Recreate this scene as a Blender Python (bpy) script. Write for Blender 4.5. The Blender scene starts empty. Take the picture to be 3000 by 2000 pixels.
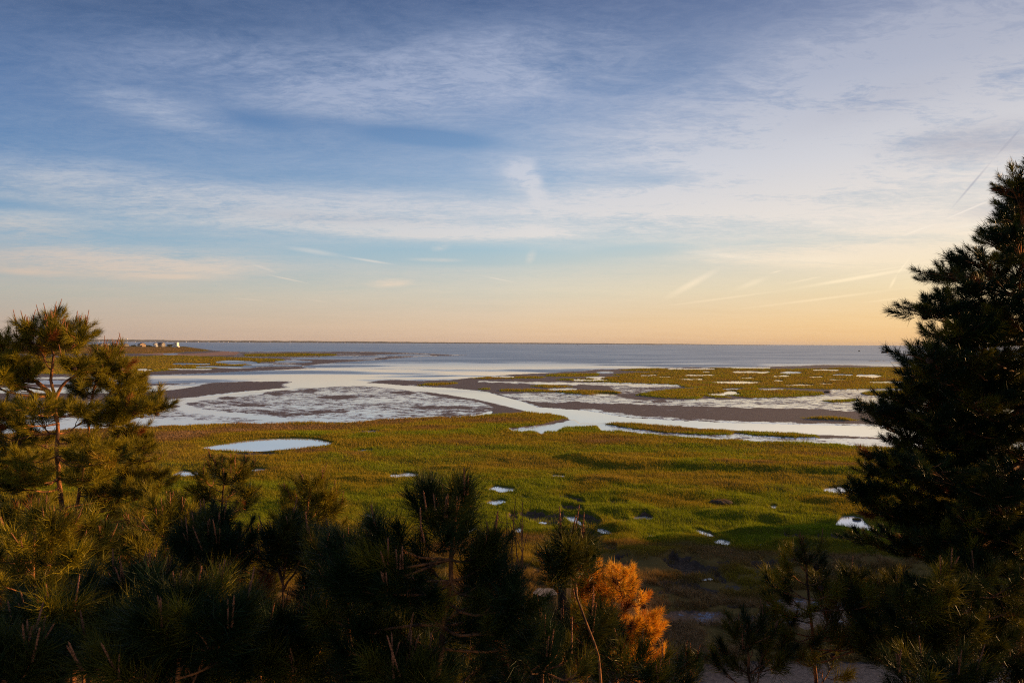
import bpy, math, random
import numpy as np
from mathutils import Vector, Matrix, Euler

SC = bpy.context.scene
COL = SC.collection
R = math.radians
rng = np.random.default_rng(7)
random.seed(7)

# ------------------------------------------------------------------ camera
EYE = 14.0
F = 2000.0                                   # focal length in photograph pixels (3000 wide)
cam_data = bpy.data.cameras.new('camera')
cam = bpy.data.objects.new('camera', cam_data)
COL.objects.link(cam); SC.camera = cam
cam_data.lens = 24; cam_data.sensor_width = 36
cam_data.clip_start = 0.05; cam_data.clip_end = 200000
CAM_ROT = (Euler((R(90 + 0.14), 0, 0)).to_matrix() @ Matrix.Rotation(R(0.29), 3, 'Z'))
cam.matrix_world = Matrix.Translation((0, 0, EYE)) @ CAM_ROT.to_4x4()
CR = np.array(CAM_ROT)

# ------------------------------------------------------------------ sky + sun
EXPO = 1.45                                   # exposure as a factor; the sky is set so that it keeps its own brightness
SUN_AZ, SUN_EL = 72.0, 10.5
def lin(h):
    h = h.lstrip('#')
    c = [int(h[i:i+2], 16)/255 for i in (0, 2, 4)]
    return [x/12.92 if x <= 0.04045 else ((x+0.055)/1.055)**2.4 for x in c]

world = bpy.data.worlds.new('World'); SC.world = world; world.use_nodes = True
wt = world.node_tree
def wn(t, **k):
    n = wt.nodes.new(t)
    for a, b in k.items(): setattr(n, a, b)
    return n
def wl(a, b): wt.links.new(a, b)
def wmath(op, a, b=None, c=None, clamp=False):
    n = wn('ShaderNodeMath', operation=op, use_clamp=clamp)
    for i, v in enumerate((a, b, c)):
        if v is None: continue
        if isinstance(v, (int, float)): n.inputs[i].default_value = v
        else: wl(v, n.inputs[i])
    return n.outputs[0]
tc = wn('ShaderNodeTexCoord'); sep = wn('ShaderNodeSeparateXYZ'); wl(tc.outputs['Generated'], sep.inputs[0])
dx, dy, dz = sep.outputs
hor = wmath('SQRT', wmath('ADD', wmath('MULTIPLY', dx, dx), wmath('MULTIPLY', dy, dy)))
tel = wmath('DIVIDE', dz, wmath('MAXIMUM', hor, 0.05))          # tangent of elevation
azi = wmath('ARCTAN2', dx, dy)                                   # azimuth from the view axis
def ramp(stops, fac):
    n = wn('ShaderNodeValToRGB'); cr = n.color_ramp
    cr.interpolation = 'B_SPLINE' if False else 'EASE'
    while len(cr.elements) < len(stops): cr.elements.new(0.5)
    for e, (p, c) in zip(cr.elements, stops):
        e.position = p; e.color = (*lin(c), 1)
    cr.interpolation = 'LINEAR'
    wl(fac, n.inputs[0]); return n.outputs[0]
tfac = wmath('MULTIPLY', tel, 1.0, clamp=True)
skyL = ramp([(0, '#b3a298'), (.02, '#bcac9d'), (.062, '#b2b6ae'), (.12, '#88adc6'), (.21, '#658dba'), (.30, '#5176a8'), (.43, '#3a5580'), (.7, '#2f456c')], tfac)
skyC = ramp([(0, '#deba9b'), (.025, '#e6c8a6'), (.075, '#d5d1c0'), (.14, '#abc7d3'), (.25, '#86a8cc'), (.35, '#6b8dba'), (.5, '#46618e'), (.75, '#39527e')], tfac)
skyR = ramp([(0, '#f6bd78'), (.03, '#fccf8c'), (.075, '#f7deb0'), (.14, '#dcd9ce'), (.22, '#b3c0cf'), (.31, '#8c9fbf'), (.45, '#6b7ca2'), (.75, '#55668e')], tfac)
def wmix(fac, a, b):
    n = wn('ShaderNodeMix', data_type='RGBA')
    if isinstance(fac, (int, float)): n.inputs[0].default_value = fac
    else: wl(fac, n.inputs[0])
    for i, v in ((6, a), (7, b)):
        if isinstance(v, (list, tuple)): n.inputs[i].default_value = (*v[:3], 1)
        else: wl(v, n.inputs[i])
    return n.outputs[2]
def wrange(v, a, b, c=0.0, d=1.0, mode='SMOOTHSTEP'):
    n = wn('ShaderNodeMapRange', interpolation_type=mode)
    wl(v, n.inputs[0])
    for i, q in zip((1, 2, 3, 4), (a, b, c, d)): n.inputs[i].default_value = q
    return n.outputs[0]
mLC = wrange(azi, R(-38), R(2), mode='LINEAR'); mCR = wrange(azi, R(-2), R(36), mode='LINEAR')
base_sky = wmix(mCR, wmix(mLC, skyL, skyC), skyR)
nish = wn('ShaderNodeTexSky', sky_type='NISHITA', sun_disc=False)
nish.sun_elevation = R(SUN_EL); nish.sun_rotation = R(SUN_AZ); nish.dust_density = 1.6; nish.ozone_density = 2.0
nsc = wn('ShaderNodeVectorMath', operation='SCALE'); wl(nish.outputs[0], nsc.inputs[0]); nsc.inputs['Scale'].default_value = 0.1
base_sky = wmix(0.07, base_sky, nsc.outputs[0])
# cirrus: coordinates on a layer high above, and noise stretched along the wind
zz = wmath('ADD', wmath('MAXIMUM', dz, 0.0), 0.07)
comb = wn('ShaderNodeCombineXYZ'); wl(wmath('DIVIDE', dx, zz), comb.inputs[0]); wl(wmath('DIVIDE', dy, zz), comb.inputs[1])
def wnoise(vec, scale, detail, rough, rot=0, st=(1, 1, 1), dist=0.0, off=(0, 0, 0)):
    m = wn('ShaderNodeMapping'); wl(vec, m.inputs[0]); m.inputs[1].default_value = off
    m.inputs[2].default_value = (0, 0, R(rot)); m.inputs[3].default_value = st
    n = wn('ShaderNodeTexNoise'); wl(m.outputs[0], n.inputs['Vector'])
    n.inputs['Scale'].default_value = scale; n.inputs['Detail'].default_value = detail
    n.inputs['Roughness'].default_value = rough; n.inputs['Distortion'].default_value = dist
    return n.outputs[0]
n_big = wnoise(comb.outputs[0], 0.55, 6, .62, 25, (1, 1.9, 1), .5)
n_fine = wnoise(comb.outputs[0], 3.0, 10, .76, 28, (1, 1.8, 1), .9)
n_ripple = wnoise(comb.outputs[0], 15.0, 7, .72, -35, (1, 1.9, 1), .6, (3, 1, 0))
skyP = wn('ShaderNodeCombineXYZ'); wl(azi, skyP.inputs[0]); wl(tel, skyP.inputs[1])
n_az = wnoise(skyP.outputs[0], 14, 7, .65, 0, (1, 3.5, 1), .4)
def sky_at(X, Y):                            # a place in the sky as (azimuth, tangent of elevation)
    x = X*1.2755 - 1500; v = (1005 + .005*x) - Y*1.2755
    return math.atan(x/F), (v/F)/math.hypot(1, x/F)
def blob(X, Y, rx, ry, rot, amp, soft=0.0):
    a, t = sky_at(X, Y); c = math.cos(a)
    m = wn('ShaderNodeMapping', vector_type='TEXTURE'); wl(skyP.outputs[0], m.inputs[0])
    m.inputs[1].default_value = (a, t, 0); m.inputs[2].default_value = (0, 0, R(rot))
    m.inputs[3].default_value = (rx*1.2755/F*c, ry*1.2755/F*c, 1)
    l = wn('ShaderNodeVectorMath', operation='LENGTH'); wl(m.outputs[0], l.inputs[0])
    return wrange(l.outputs['Value'], 1.0, soft, 0, amp)
def streak(X0, Y0, X1, Y1, w, amp):
    a0, t0 = sky_at(X0, Y0); a1, t1 = sky_at(X1, Y1)
    L = math.hypot(a1-a0, t1-t0)/2
    m = wn('ShaderNodeMapping', vector_type='TEXTURE'); wl(skyP.outputs[0], m.inputs[0])
    m.inputs[1].default_value = ((a0+a1)/2, (t0+t1)/2, 0); m.inputs[2].default_value = (0, 0, math.atan2(t1-t0, a1-a0))
    m.inputs[3].default_value = (L*1.1, w*1.2755/F, 1)
    l = wn('ShaderNodeVectorMath', operation='LENGTH'); wl(m.outputs[0], l.inputs[0])
    return wrange(l.outputs['Value'], 1.0, 0.0, 0, amp)
def wsum(L):
    s = L[0]
    for q in L[1:]: s = wmath('ADD', s, q)
    return s
veil = wsum([blob(1050, 170, 620, 150, 8, .60), blob(450, 130, 420, 90, 12, .30), blob(1900, 330, 900, 330, 0, .75), blob(620, 480, 900, 80, 2, .62),
             blob(1020, 532, 560, 30, 0, .65), blob(1500, 480, 520, 80, 0, .45), blob(370, 255, 260, 60, -8, .45), blob(300, 605, 420, 52, 1, .70),
             blob(60, 520, 260, 50, 0, .35), blob(200, 400, 420, 60, 0, .35), blob(1850, 590, 420, 40, -3, .45), blob(2250, 560, 500, 120, 0, .45), blob(2150, 80, 600, 260, 0, .36), blob(750, 200, 400, 120, 5, .3),
             blob(960, 312, 300, 36, -4, -.34), blob(600, 275, 230, 36, 3, -.24), blob(1080, 590, 520, 34, 0, -.35), blob(1500, 412, 190, 34, 0, -.35),
             blob(1480, 575, 170, 22, 0, -.35), blob(30, 470, 240, 22, 0, -.3)])
veil = wmath('ADD', wmath('MULTIPLY', veil, 1.30), .24)
shape = wmath('MULTIPLY', wmath('MAXIMUM', veil, 0.0),
              wmath('ADD', wmath('ADD', wmath('MULTIPLY', wrange(n_big, .28, .64), .80), wmath('MULTIPLY', wrange(n_fine, .34, .68), .62)),
                    wmath('MULTIPLY', wrange(n_ripple, .33, .7), .42)))
bright = wsum([blob(1225, 430, 34, 70, 30, 1.0), blob(1195, 400, 60, 60, 20, .7), blob(1160, 385, 120, 60, 0, .35), blob(895, 650, 72, 15, 3, .95), blob(1218, 590, 26, 15, 60, .45), blob(1012, 568, 32, 12, 10, .6),
               blob(1000, 597, 90, 7, 0, .5), blob(1525, 440, 60, 26, 30, .45), blob(1860, 400, 130, 45, 12, .4), blob(1060, 540, 320, 17, 1, .55), blob(190, 590, 150, 18, -6, .5),
               blob(60, 625, 110, 13, 0, .6), blob(380, 635, 130, 9, 0, .5), blob(420, 610, 160, 16, -6, .45)])
bright = wmath('MULTIPLY', bright, wrange(n_az, .25, .62))
trails = wsum([streak(1510, 695, 1668, 608, 11, .6), streak(1680, 668, 1775, 632, 9, .4), streak(1765, 628, 1800, 620, 3, .5), streak(1500, 706, 1820, 664, 3.5, .45), streak(1790, 668, 2165, 604, 6, .85),
               streak(1660, 714, 2130, 655, 4, .5), streak(1960, 697, 2130, 678, 3, .4), streak(1790, 655, 1900, 632, 3, .5), streak(1900, 640, 2200, 590, 3, .35),
               streak(2040, 668, 2060, 630, 4, .8), streak(2055, 636, 2094, 586, 2.6, .7), streak(2060, 545, 2160, 510, 3, .5), streak(2150, 512, 2310, 444, 2.6, .6),
               streak(2160, 527, 2352, 498, 5, .5), streak(2180, 540, 2352, 515, 3, .4), streak(640, 565, 800, 590, 9, .45), streak(780, 588, 915, 609, 4, .65), streak(560, 600, 640, 628, 5, .35),
               streak(600, 628, 718, 653, 2.5, .6), streak(520, 683, 620, 692, 3, .35), streak(700, 686, 760, 696, 2.5, .3), streak(1098, 632, 1190, 650, 2.5, .4),
               streak(1550, 575, 1800, 600, 9, .4), streak(1750, 600, 2010, 592, 12, .35)])
trails = wmath('MULTIPLY', trails, wrange(n_az, .1, .6, .8, 1.9))
alpha = wmath('ADD', wmath('MULTIPLY', shape, .95), bright, clamp=True)
cloudL = ramp([(0, '#c9ab9b'), (.08, '#d3bfae'), (.15, '#c0c4c8'), (.24, '#a5b4ca'), (.36, '#8d9dbd'), (.55, '#7485a8')], tfac)
cloudC = ramp([(0, '#efcfae'), (.08, '#eedcc4'), (.16, '#e0dcda'), (.25, '#cacfdb'), (.36, '#adb8d0'), (.55, '#8c9abb')], tfac)
cloudR = ramp([(0, '#ffd898'), (.08, '#ffe9bf'), (.16, '#f7eadb'), (.25, '#dcd9da'), (.36, '#b7bbca'), (.55, '#929bb6')], tfac)
cloud = wmix(mCR, wmix(mLC, cloudL, cloudC), cloudR)
sky = wmix(wmath('MULTIPLY', alpha, .92), base_sky, cloud)
grey = wmath('MULTIPLY', wsum([blob(2270, 325, 300, 70, -3, 1.0), blob(2330, 480, 170, 38, 0, .7), blob(2000, 240, 260, 60, 10, .25), blob(750, 500, 420, 22, 0, .3)]), wrange(n_az, .2, .7, .4, 1))
grey = wmath('ADD', grey, wsum([streak(2180, 484, 2285, 360, 3.2, .9), streak(2280, 366, 2354, 282, 3.0, .6)]), clamp=True)
sky = wmix(wmath('MULTIPLY', grey, .6), sky, lin('#9d9fb0'))
tsc = wn('ShaderNodeVectorMath', operation='SCALE'); wl(cloud, tsc.inputs[0]); tsc.inputs['Scale'].default_value = 1.12
sky = wmix(wmath('MINIMUM', wmath('MULTIPLY', trails, .48), 1.0), sky, tsc.outputs[0])
sky = wmix(wrange(dz, -0.03, -0.004, 1, 0), sky, lin('#4a4a50'))
sc10 = wn('ShaderNodeVectorMath', operation='SCALE'); wl(sky, sc10.inputs[0]); sc10.inputs['Scale'].default_value = 10.0
bg = wt.nodes['Background']; wl(sc10.outputs[0], bg.inputs[0]); bg.inputs[1].default_value = 0.1/EXPO

sd = bpy.data.lights.new('sun', 'SUN'); sd.energy = 5.0; sd.angle = R(0.6); sd.color = (1.0, 0.57, 0.22)
sun = bpy.data.objects.new('sun', sd); COL.objects.link(sun)
SV = Vector((math.sin(R(SUN_AZ))*math.cos(R(SUN_EL)), math.cos(R(SUN_AZ))*math.cos(R(SUN_EL)), math.sin(R(SUN_EL))))
sun.rotation_euler = SV.to_track_quat('Z', 'Y').to_euler()

SC.view_settings.view_transform = 'Standard'; SC.view_settings.look = 'None'
SC.view_settings.exposure = math.log2(EXPO); SC.view_settings.gamma = 1
SC.cycles.use_denoising = False; SC.cycles.filter_width = 1.15
SC.cycles.max_bounces = 6; SC.cycles.diffuse_bounces = 2; SC.cycles.glossy_bounces = 3
SC.cycles.transmission_bounces = 3; SC.cycles.transparent_max_bounces = 4; SC.cycles.volume_bounces = 0

# ------------------------------------------------------------------ helpers
def ray(px, py):                             # world direction through a photograph pixel
    d = CR @ np.array([(px-1500)/F, -(py-1000)/F, -1.0])
    return d
def at(px, py, depth):                       # the point seen at that pixel, depth metres along +Y
    d = ray(px, py); return np.array([0, 0, EYE]) + d*(depth/d[1])
def ground_pt(px, py, z=0.0):
    d = ray(px, py); return np.array([0, 0, EYE]) + d*((z-EYE)/d[2])
def hill_z(x, y):
    x = np.asarray(x, float); y = np.asarray(y, float)
    base = 12.3 - 0.5*np.clip(y-0.3, 0, None)
    return np.where(y < 25, base, np.maximum(base, -0.4))

def mesh_np(name, V, tris=None, quads=None, mat=None, parent=None, smooth=False):
    me = bpy.data.meshes.new(name)
    V = np.ascontiguousarray(V, dtype=np.float32)
    me.vertices.add(len(V)); me.vertices.foreach_set('co', V.ravel())
    idx, tot = [], []
    if tris is not None and len(tris): idx.append(np.asarray(tris, np.int32).ravel()); tot.append(np.full(len(tris), 3, np.int32))
    if quads is not None and len(quads): idx.append(np.asarray(quads, np.int32).ravel()); tot.append(np.full(len(quads), 4, np.int32))
    idx = np.concatenate(idx); tot = np.concatenate(tot)
    me.loops.add(len(idx)); me.loops.foreach_set('vertex_index', idx)
    me.polygons.add(len(tot)); me.polygons.foreach_set('loop_start', np.concatenate([[0], np.cumsum(tot)[:-1]]).astype(np.int32))
    me.update(calc_edges=True)
    me.polygons.foreach_set('use_smooth', np.full(len(tot), smooth, dtype=bool))
    if mat: me.materials.append(mat)
    o = bpy.data.objects.new(name, me); COL.objects.link(o)
    if parent is not None: o.parent = parent
    return o
def attr(o, name, data, kind='FLOAT'):
    a = o.data.attributes.new(name, kind, 'POINT')
    a.data.foreach_set('value' if kind == 'FLOAT' else 'color', np.ascontiguousarray(data, np.float32).ravel())
def thing(name, label, cat, loc=(0, 0, 0), group=None):
    o = bpy.data.objects.new(name, None); COL.objects.link(o); o.location = loc
    o.empty_display_size = 0.2
    o['label'] = label; o['category'] = cat
    if group: o['group'] = group
    return o

def newmat(name):
    m = bpy.data.materials.new(name); m.use_nodes = True
    nt = m.node_tree; b = nt.nodes['Principled BSDF']
    return m, nt, b
class NB:
    def __init__(s, nt): s.nt = nt
    def n(s, t, **k):
        x = s.nt.nodes.new(t)
        for a, b in k.items(): setattr(x, a, b)
        return x
    def l(s, a, b): s.nt.links.new(a, b)
    def put(s, v, sock):
        if isinstance(v, (int, float)): sock.default_value = v
        elif isinstance(v, (tuple, list)): sock.default_value = (*v[:3], 1) if len(sock.default_value) == 4 else v[:3]
        else: s.l(v, sock)
    def m(s, op, a, b=None, c=None, clamp=False):
        x = s.n('ShaderNodeMath', operation=op, use_clamp=clamp)
        for i, v in enumerate((a, b, c)):
            if v is not None: s.put(v, x.inputs[i])
        return x.outputs[0]
    def mix(s, f, a, b):
        x = s.n('ShaderNodeMix', data_type='RGBA'); s.put(f, x.inputs[0]); s.put(a, x.inputs[6]); s.put(b, x.inputs[7]); return x.outputs[2]
    def rng(s, v, a, b, c=0.0, d=1.0):
        x = s.n('ShaderNodeMapRange', interpolation_type='SMOOTHSTEP'); s.put(v, x.inputs[0])
        for i, q in zip((1, 2, 3, 4), (a, b, c, d)): x.inputs[i].default_value = q
        return x.outputs[0]
    def noise(s, scale, detail=4, rough=.55, st=None, vec=None, dist=0.0, off=None):
        if vec is None: vec = s.n('ShaderNodeNewGeometry').outputs['Position']
        if st or off:
            mp = s.n('ShaderNodeMapping'); s.l(vec, mp.inputs[0])
            if st: mp.inputs[3].default_value = st
            if off: mp.inputs[1].default_value = off
            vec = mp.outputs[0]
        x = s.n('ShaderNodeTexNoise'); s.l(vec, x.inputs['Vector'])
        x.inputs['Scale'].default_value = scale; x.inputs['Detail'].default_value = detail; x.inputs['Roughness'].default_value = rough
        x.inputs['Distortion'].default_value = dist
        return x.outputs[0]
    def attr(s, name): return s.n('ShaderNodeAttribute', attribute_name=name)

# ------------------------------------------------------------------ layout of the flats, traced and laid on the ground plane
U0, U1, V0, V1 = -700, 3700, 990, 2420
CW, CH = U1-U0, V1-V0
jr = random.Random(3)
def rough_poly(P, amp):
    if amp <= 0: return P
    out = []
    for i in range(len(P)):
        a, b = P[i], P[(i+1) % len(P)]
        L = math.hypot(b[0]-a[0], b[1]-a[1]); n = max(1, int(L/9))
        off = 0
        for k in range(n):
            t = k/n; off = off*.7 + jr.gauss(0, amp)*.7
            w = 1 if 0 < k else 0
            out.append((a[0]+(b[0]-a[0])*t + w*jr.gauss(0, amp*2), a[1]+(b[1]-a[1])*t + w*off))
    return out
def fill(layer, P, val, amp=.6, op='set'):
    P = rough_poly(P, amp)
    n = len(P); ys = [p[1] for p in P]
    for y in range(max(V0, int(min(ys))-1), min(V1-1, int(max(ys))+1)+1):
        c = y + .5; xs = []
        for i in range(n):
            (x0, y0), (x1, y1) = P[i], P[(i+1) % n]
            if (y0 <= c < y1) or (y1 <= c < y0): xs.append(x0+(c-y0)/(y1-y0)*(x1-x0))
        xs.sort()
        for k in range(0, len(xs)-1, 2):
            a = max(0, int(round(xs[k]-U0))); b = min(CW, int(round(xs[k+1]-U0)))
            if b > a: layer[y-V0, a:b] = val
def ell(cx, cy, rx, ry, tilt=0.0, n=36):
    return [(cx+rx*math.cos(t)+jr.gauss(0, rx*.04), cy+ry*math.sin(t)*(1+.35*math.sin(2*t+cx)+.2*math.sin(5*t+cy)+jr.gauss(0, .12)) + tilt*rx*math.cos(t)) for t in [2*math.pi*i/n for i in range(n)]]
def blur(A, rx, ry):
    for ax, r in ((1, rx), (0, ry)):
        if r < 1: continue
        P = np.pad(A, [(r, r) if i == ax else (0, 0) for i in range(2)], mode='edge')
        C = np.cumsum(P, axis=ax, dtype=np.float64)
        C = np.concatenate([np.zeros_like(C.take([0], axis=ax)), C], axis=ax)
        n = A.shape[ax]
        A = ((C.take(range(2*r+1, 2*r+1+n), axis=ax) - C.take(range(0, n), axis=ax))/(2*r+1)).astype(np.float32)
    return A
LAND = np.zeros((CH, CW), np.float32)        # 1 land of any kind, 0 open water
GRASS = np.zeros((CH, CW), np.float32)
WET = np.zeros((CH, CW), np.float32)         # wet shining flats
TONE = np.zeros((CH, CW), np.float32)        # 0 green .. 1 brown straw
SAND = np.zeros((CH, CW), np.float32)
DUG = np.zeros((CH, CW), np.float32)         # eroded peat hollows
def land(P, amp=.5): fill(LAND, P, 1, amp)
def water(P, amp=.5): fill(LAND, P, 0, amp); 
def grass(P, tone=.3, amp=.6):
    s = jr.getstate(); fill(GRASS, P, 1, amp); jr.setstate(s); fill(TONE, P, tone, amp); jr.setstate(s); fill(LAND, P, 1, amp); jr.setstate(s); fill(WET, P, 0, amp)
def wet(P, v=1.0, amp=1.0): fill(WET, P, v, amp)
def mud(P, amp=.8):
    s = jr.getstate(); fill(LAND, P, 1, amp); jr.setstate(s); fill(WET, P, 0, amp); jr.setstate(s); fill(GRASS, P, 0, amp)
# far left land: spit, marsh behind it
land([(-700, 1006), (0, 1006), (290, 1011), (540, 1014), (640, 1027), (700, 1029), (953, 1029), (1130, 1030), (1240, 1034), (1400, 1041), (1300, 1043), (1211, 1046), (1114, 1055), (1012, 1061), (910, 1070), (880, 1075), (951, 1079), (844, 1083), (655, 1091), (502, 1099), (400, 1100), (300, 1104), (-700, 1115)], .3)
wet([(700, 1031), (950, 1033), (1150, 1040), (1380, 1043), (1100, 1048), (900, 1046), (860, 1075), (700, 1080), (660, 1060), (680, 1045)], .32)
grass([(-700, 1012), (0, 1008), (290, 1013), (540, 1015), (570, 1020), (620, 1027), (560, 1030), (500, 1034), (300, 1036), (-700, 1038)], 1.0, .3)
grass([(-700, 1044), (300, 1048), (480, 1041), (600, 1044), (700, 1047), (830, 1052), (835, 1058), (760, 1061), (770, 1068), (640, 1078), (560, 1080), (400, 1094), (-700, 1104)], .45, .3)
grass([(711, 1037), (850, 1034), (990, 1037), (980, 1042), (850, 1044), (720, 1044)], .4, .3)
fill(SAND, [(360, 1034), (430, 1030), (520, 1034), (535, 1037), (600, 1034), (660, 1029), (705, 1031), (690, 1040), (560, 1044), (430, 1038)], 1, .3)
for e in ((690, 1061, 60, 4), (560, 1066, 58, 2.2), (660, 1075, 90, 2.2), (560, 1081, 70, 1.5), (980, 1050, 130, 1.8), (760, 1066, 40, 2), (1040, 1045, 110, 1.3), (500, 1037, 25, 1.5), (420, 1083, 26, 2.5), (1180, 1040, 90, 1.3), (860, 1059, 60, 2), (800, 1071, 90, 1.6)):
    water(ell(*e), .2)
    fill(GRASS, ell(*e), 0, .2)
# main sandbar and small bars beside it
land([(862, 1117), (780, 1116), (706, 1117), (606, 1121), (575, 1131), (500, 1141), (440, 1147), (300, 1150), (-700, 1150), (-700, 1180), (300, 1176), (440, 1169), (500, 1170), (600, 1161), (700, 1149), (800, 1139), (856, 1135), (832, 1127)], .5)
land([(300, 1124), (420, 1122), (590, 1121), (560, 1126), (400, 1133), (300, 1135), (-700, 1140), (-700, 1124)], .5)
land([(-700, 1110), (400, 1109), (462, 1111), (400, 1114), (-700, 1118)], .3)
# broad wet flats
W1 = [(-700, 1180), (300, 1176), (600, 1162), (720, 1150), (860, 1138), (1000, 1130), (1080, 1131), (1150, 1136), (1220, 1146), (1290, 1160), (1400, 1172), (1460, 1190), (1450, 1200), (1380, 1216), (1165, 1228), (1012, 1240), (910, 1240), (726, 1250), (400, 1262), (-700, 1290)]
land(W1, .5); wet(W1, .53, 1)
wet([(-700, 1225), (300, 1220), (700, 1232), (900, 1222), (1100, 1226), (1012, 1240), (900, 1240), (400, 1262), (-700, 1290)], .75)
for seg in ([(850, 1143), (720, 1152), (600, 1164), (520, 1176), (520, 1188), (570, 1202), (720, 1216), (820, 1226)],):
    for k in range(len(seg)-1):
        a, b = seg[k], seg[k+1]
        for q in range(12):
            t = q/12; wet(ell(a[0]+(b[0]-a[0])*t, a[1]+(b[1]-a[1])*t, 26, 4.5), .93, .5)
for e in ((990, 1163, 62, 5), (850, 1148, 80, 8, -.04), (665, 1165, 30, 3), (850, 1211, 65, 5), (970, 1204, 60, 4), (560, 1158, 40, 2.5), (1290, 1192, 90, 6), (1180, 1150, 40, 4), (500, 1190, 30, 4), (740, 1185, 60, 3)):
    wet(ell(*e), .25, 1)
mud([(1211, 1146), (1250, 1144), (1318, 1150), (1400, 1160), (1460, 1178), (1520, 1192), (1600, 1208), (1670, 1224), (1690, 1233), (1600, 1245), (1480, 1240), (1380, 1222), (1440, 1208), (1450, 1192), (1400, 1174), (1290, 1161)])
# right land between the sea and the stream
land([(1068, 1121), (1114, 1113), (1165, 1111), (1236, 1115), (1318, 1112), (1420, 1103), (1470, 1098), (1522, 1095), (1594, 1092), (1716, 1085), (1757, 1080), (1885, 1078), (2012, 1075), (2165, 1075), (2344, 1070), (2420, 1067), (2522, 1069), (2600, 1072), (3700, 1076), (3700, 1240), (2600, 1246), (2165, 1236), (1961, 1228), (1834, 1220), (1706, 1200), (1573, 1192), (1538, 1179), (1451, 1156), (1420, 1147), (1318, 1137), (1216, 1131), (1084, 1123)], .5)
W2 = [(1455, 1152), (1600, 1150), (1800, 1158), (1860, 1170), (2000, 1172), (2100, 1168), (2300, 1166), (2430, 1152), (2430, 1140), (2560, 1138), (2700, 1140), (3700, 1142), (3700, 1228), (2600, 1212), (2420, 1199), (2267, 1195), (2063, 1190), (1859, 1185), (1706, 1179), (1600, 1178), (1538, 1174)]
wet(W2, .57)
wet([(1400, 1114), (1500, 1117), (1700, 1120), (1800, 1121), (1990, 1127), (2010, 1134), (1860, 1137), (1780, 1130), (1600, 1126), (1400, 1121)], .7)
wet([(1780, 1130), (1990, 1132), (1960, 1142), (1860, 1152), (1800, 1156), (1700, 1150), (1800, 1142)], .42)
for e in ((1460, 1163, 60, 4, .12), (1700, 1186, 90, 3)): wet(ell(*e), .3, 1)
fill(WET, [(1545, 1181), (1706, 1182), (1859, 1190), (2063, 1196), (2267, 1201), (2420, 1206), (2600, 1220), (3700, 1232), (3700, 1243), (2600, 1242), (2250, 1232), (2000, 1222), (1850, 1212), (1700, 1192), (1573, 1189)], .05, 1)
wet([(1620, 1194), (1760, 1200), (1860, 1214), (2000, 1222), (2200, 1231), (2600, 1240), (2600, 1246), (2165, 1238), (1961, 1229), (1834, 1221), (1706, 1202)], .62)
grass([(1600, 1098), (1660, 1094), (1760, 1094), (1752, 1101), (1680, 1104), (1600, 1103)], .5, .3)
grass([(1790, 1084), (1885, 1080), (1950, 1080), (2100, 1078), (2300, 1081), (2450, 1078), (2600, 1076), (3700, 1080), (3700, 1138), (2600, 1139), (2430, 1141), (2280, 1136), (2200, 1137), (2100, 1137), (2010, 1136), (1980, 1127), (1800, 1121), (1700, 1117), (1612, 1112), (1720, 1108), (1830, 1103), (1790, 1098), (1850, 1093), (1940, 1090), (1850, 1087)], .45, .4)
grass([(1856, 1158), (1930, 1146), (2000, 1139), (2110, 1137), (2240, 1140), (2350, 1146), (2410, 1151), (2418, 1156), (2330, 1163), (2200, 1166), (2165, 1162), (2120, 1157), (2065, 1160), (2050, 1168), (1990, 1169), (1900, 1163)], .35, .4)
grass([(2040, 1158), (2110, 1160), (2152, 1166), (2100, 1166)], .35, .3)
grass([(1465, 1142), (1560, 1141), (1625, 1146), (1700, 1144), (1790, 1146), (1824, 1151), (1795, 1158), (1700, 1156), (1620, 1149), (1465, 1147)], .45, .4)
grass([(1545, 1131), (1600, 1128), (1700, 1133), (1600, 1137)], .5, .3)
grass([(1216, 1130), (1250, 1124), (1330, 1121), (1348, 1123), (1300, 1129)], .5, .3)
grass([(1400, 1139), (1440, 1138), (1430, 1142), (1400, 1142)], .5, .2)
grass([(2520, 1152), (2560, 1147), (3700, 1146), (3700, 1166), (2600, 1162), (2540, 1158)], .4, .4)
grass([(2402, 1173), (2460, 1172), (2515, 1170), (2500, 1176), (2440, 1179)], .4, .3)
grass([(2334, 1221), (2420, 1222), (2525, 1229), (2480, 1231), (2400, 1228)], .6, .3)
grass([(1340, 1106), (1400, 1107), (1440, 1103), (1600, 1104), (1590, 1108), (1420, 1111)], .7, .3)
mud([(1905, 1173), (1950, 1172), (1950, 1177), (1915, 1177)], .2)
for e in ((2200, 1090, 55, 3.2), (2317, 1091.5, 35, 2.4), (2050, 1099, 45, 2.3), (2290, 1101.5, 26, 2), (2025, 1111, 35, 2.3), (2160, 1120, 75, 3.2), (2340, 1128, 46, 2.6), (2390, 1104, 22, 1.8), (2420, 1124, 20, 2), (2545, 1101, 38, 4), (1900, 1099.5, 26, 1.6), (2070, 1089, 12, 1.2), (2280, 1115, 14, 1.6), (2145, 1140, 30, 1.8), (2140, 1148, 20, 2), (2260, 1141, 40, 1.4), (1770, 1155, 38, 2.3), (1650, 1140, 46, 1.8), (1730, 1113, 52, 2.2), (1770, 1091, 28, 1.5), (1745, 1106, 30, 1.6), (1950, 1104, 22, 1.2), (2120, 1154, 50, 3.5), (2452, 1112, 24, 1.6), (2470, 1098, 30, 2), (2190, 1107, 24, 1.2), (1500, 1090, 40, 1.2), (1470, 1104, 40, 1.4), (2600, 1120, 60, 2), (2700, 1100, 60, 2), (2030, 1081, 80, 1.2), (2200, 1077, 60, 1.3), (2420, 1084, 40, 2)):
    fill(GRASS, ell(*e), 0, .35); water(ell(*e), .35)
for e in ((2550, 1057, 60, 1.1), (2700, 1062, 120, 2), (2460, 1060, 35, .9)): land(ell(*e), .1)
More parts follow.
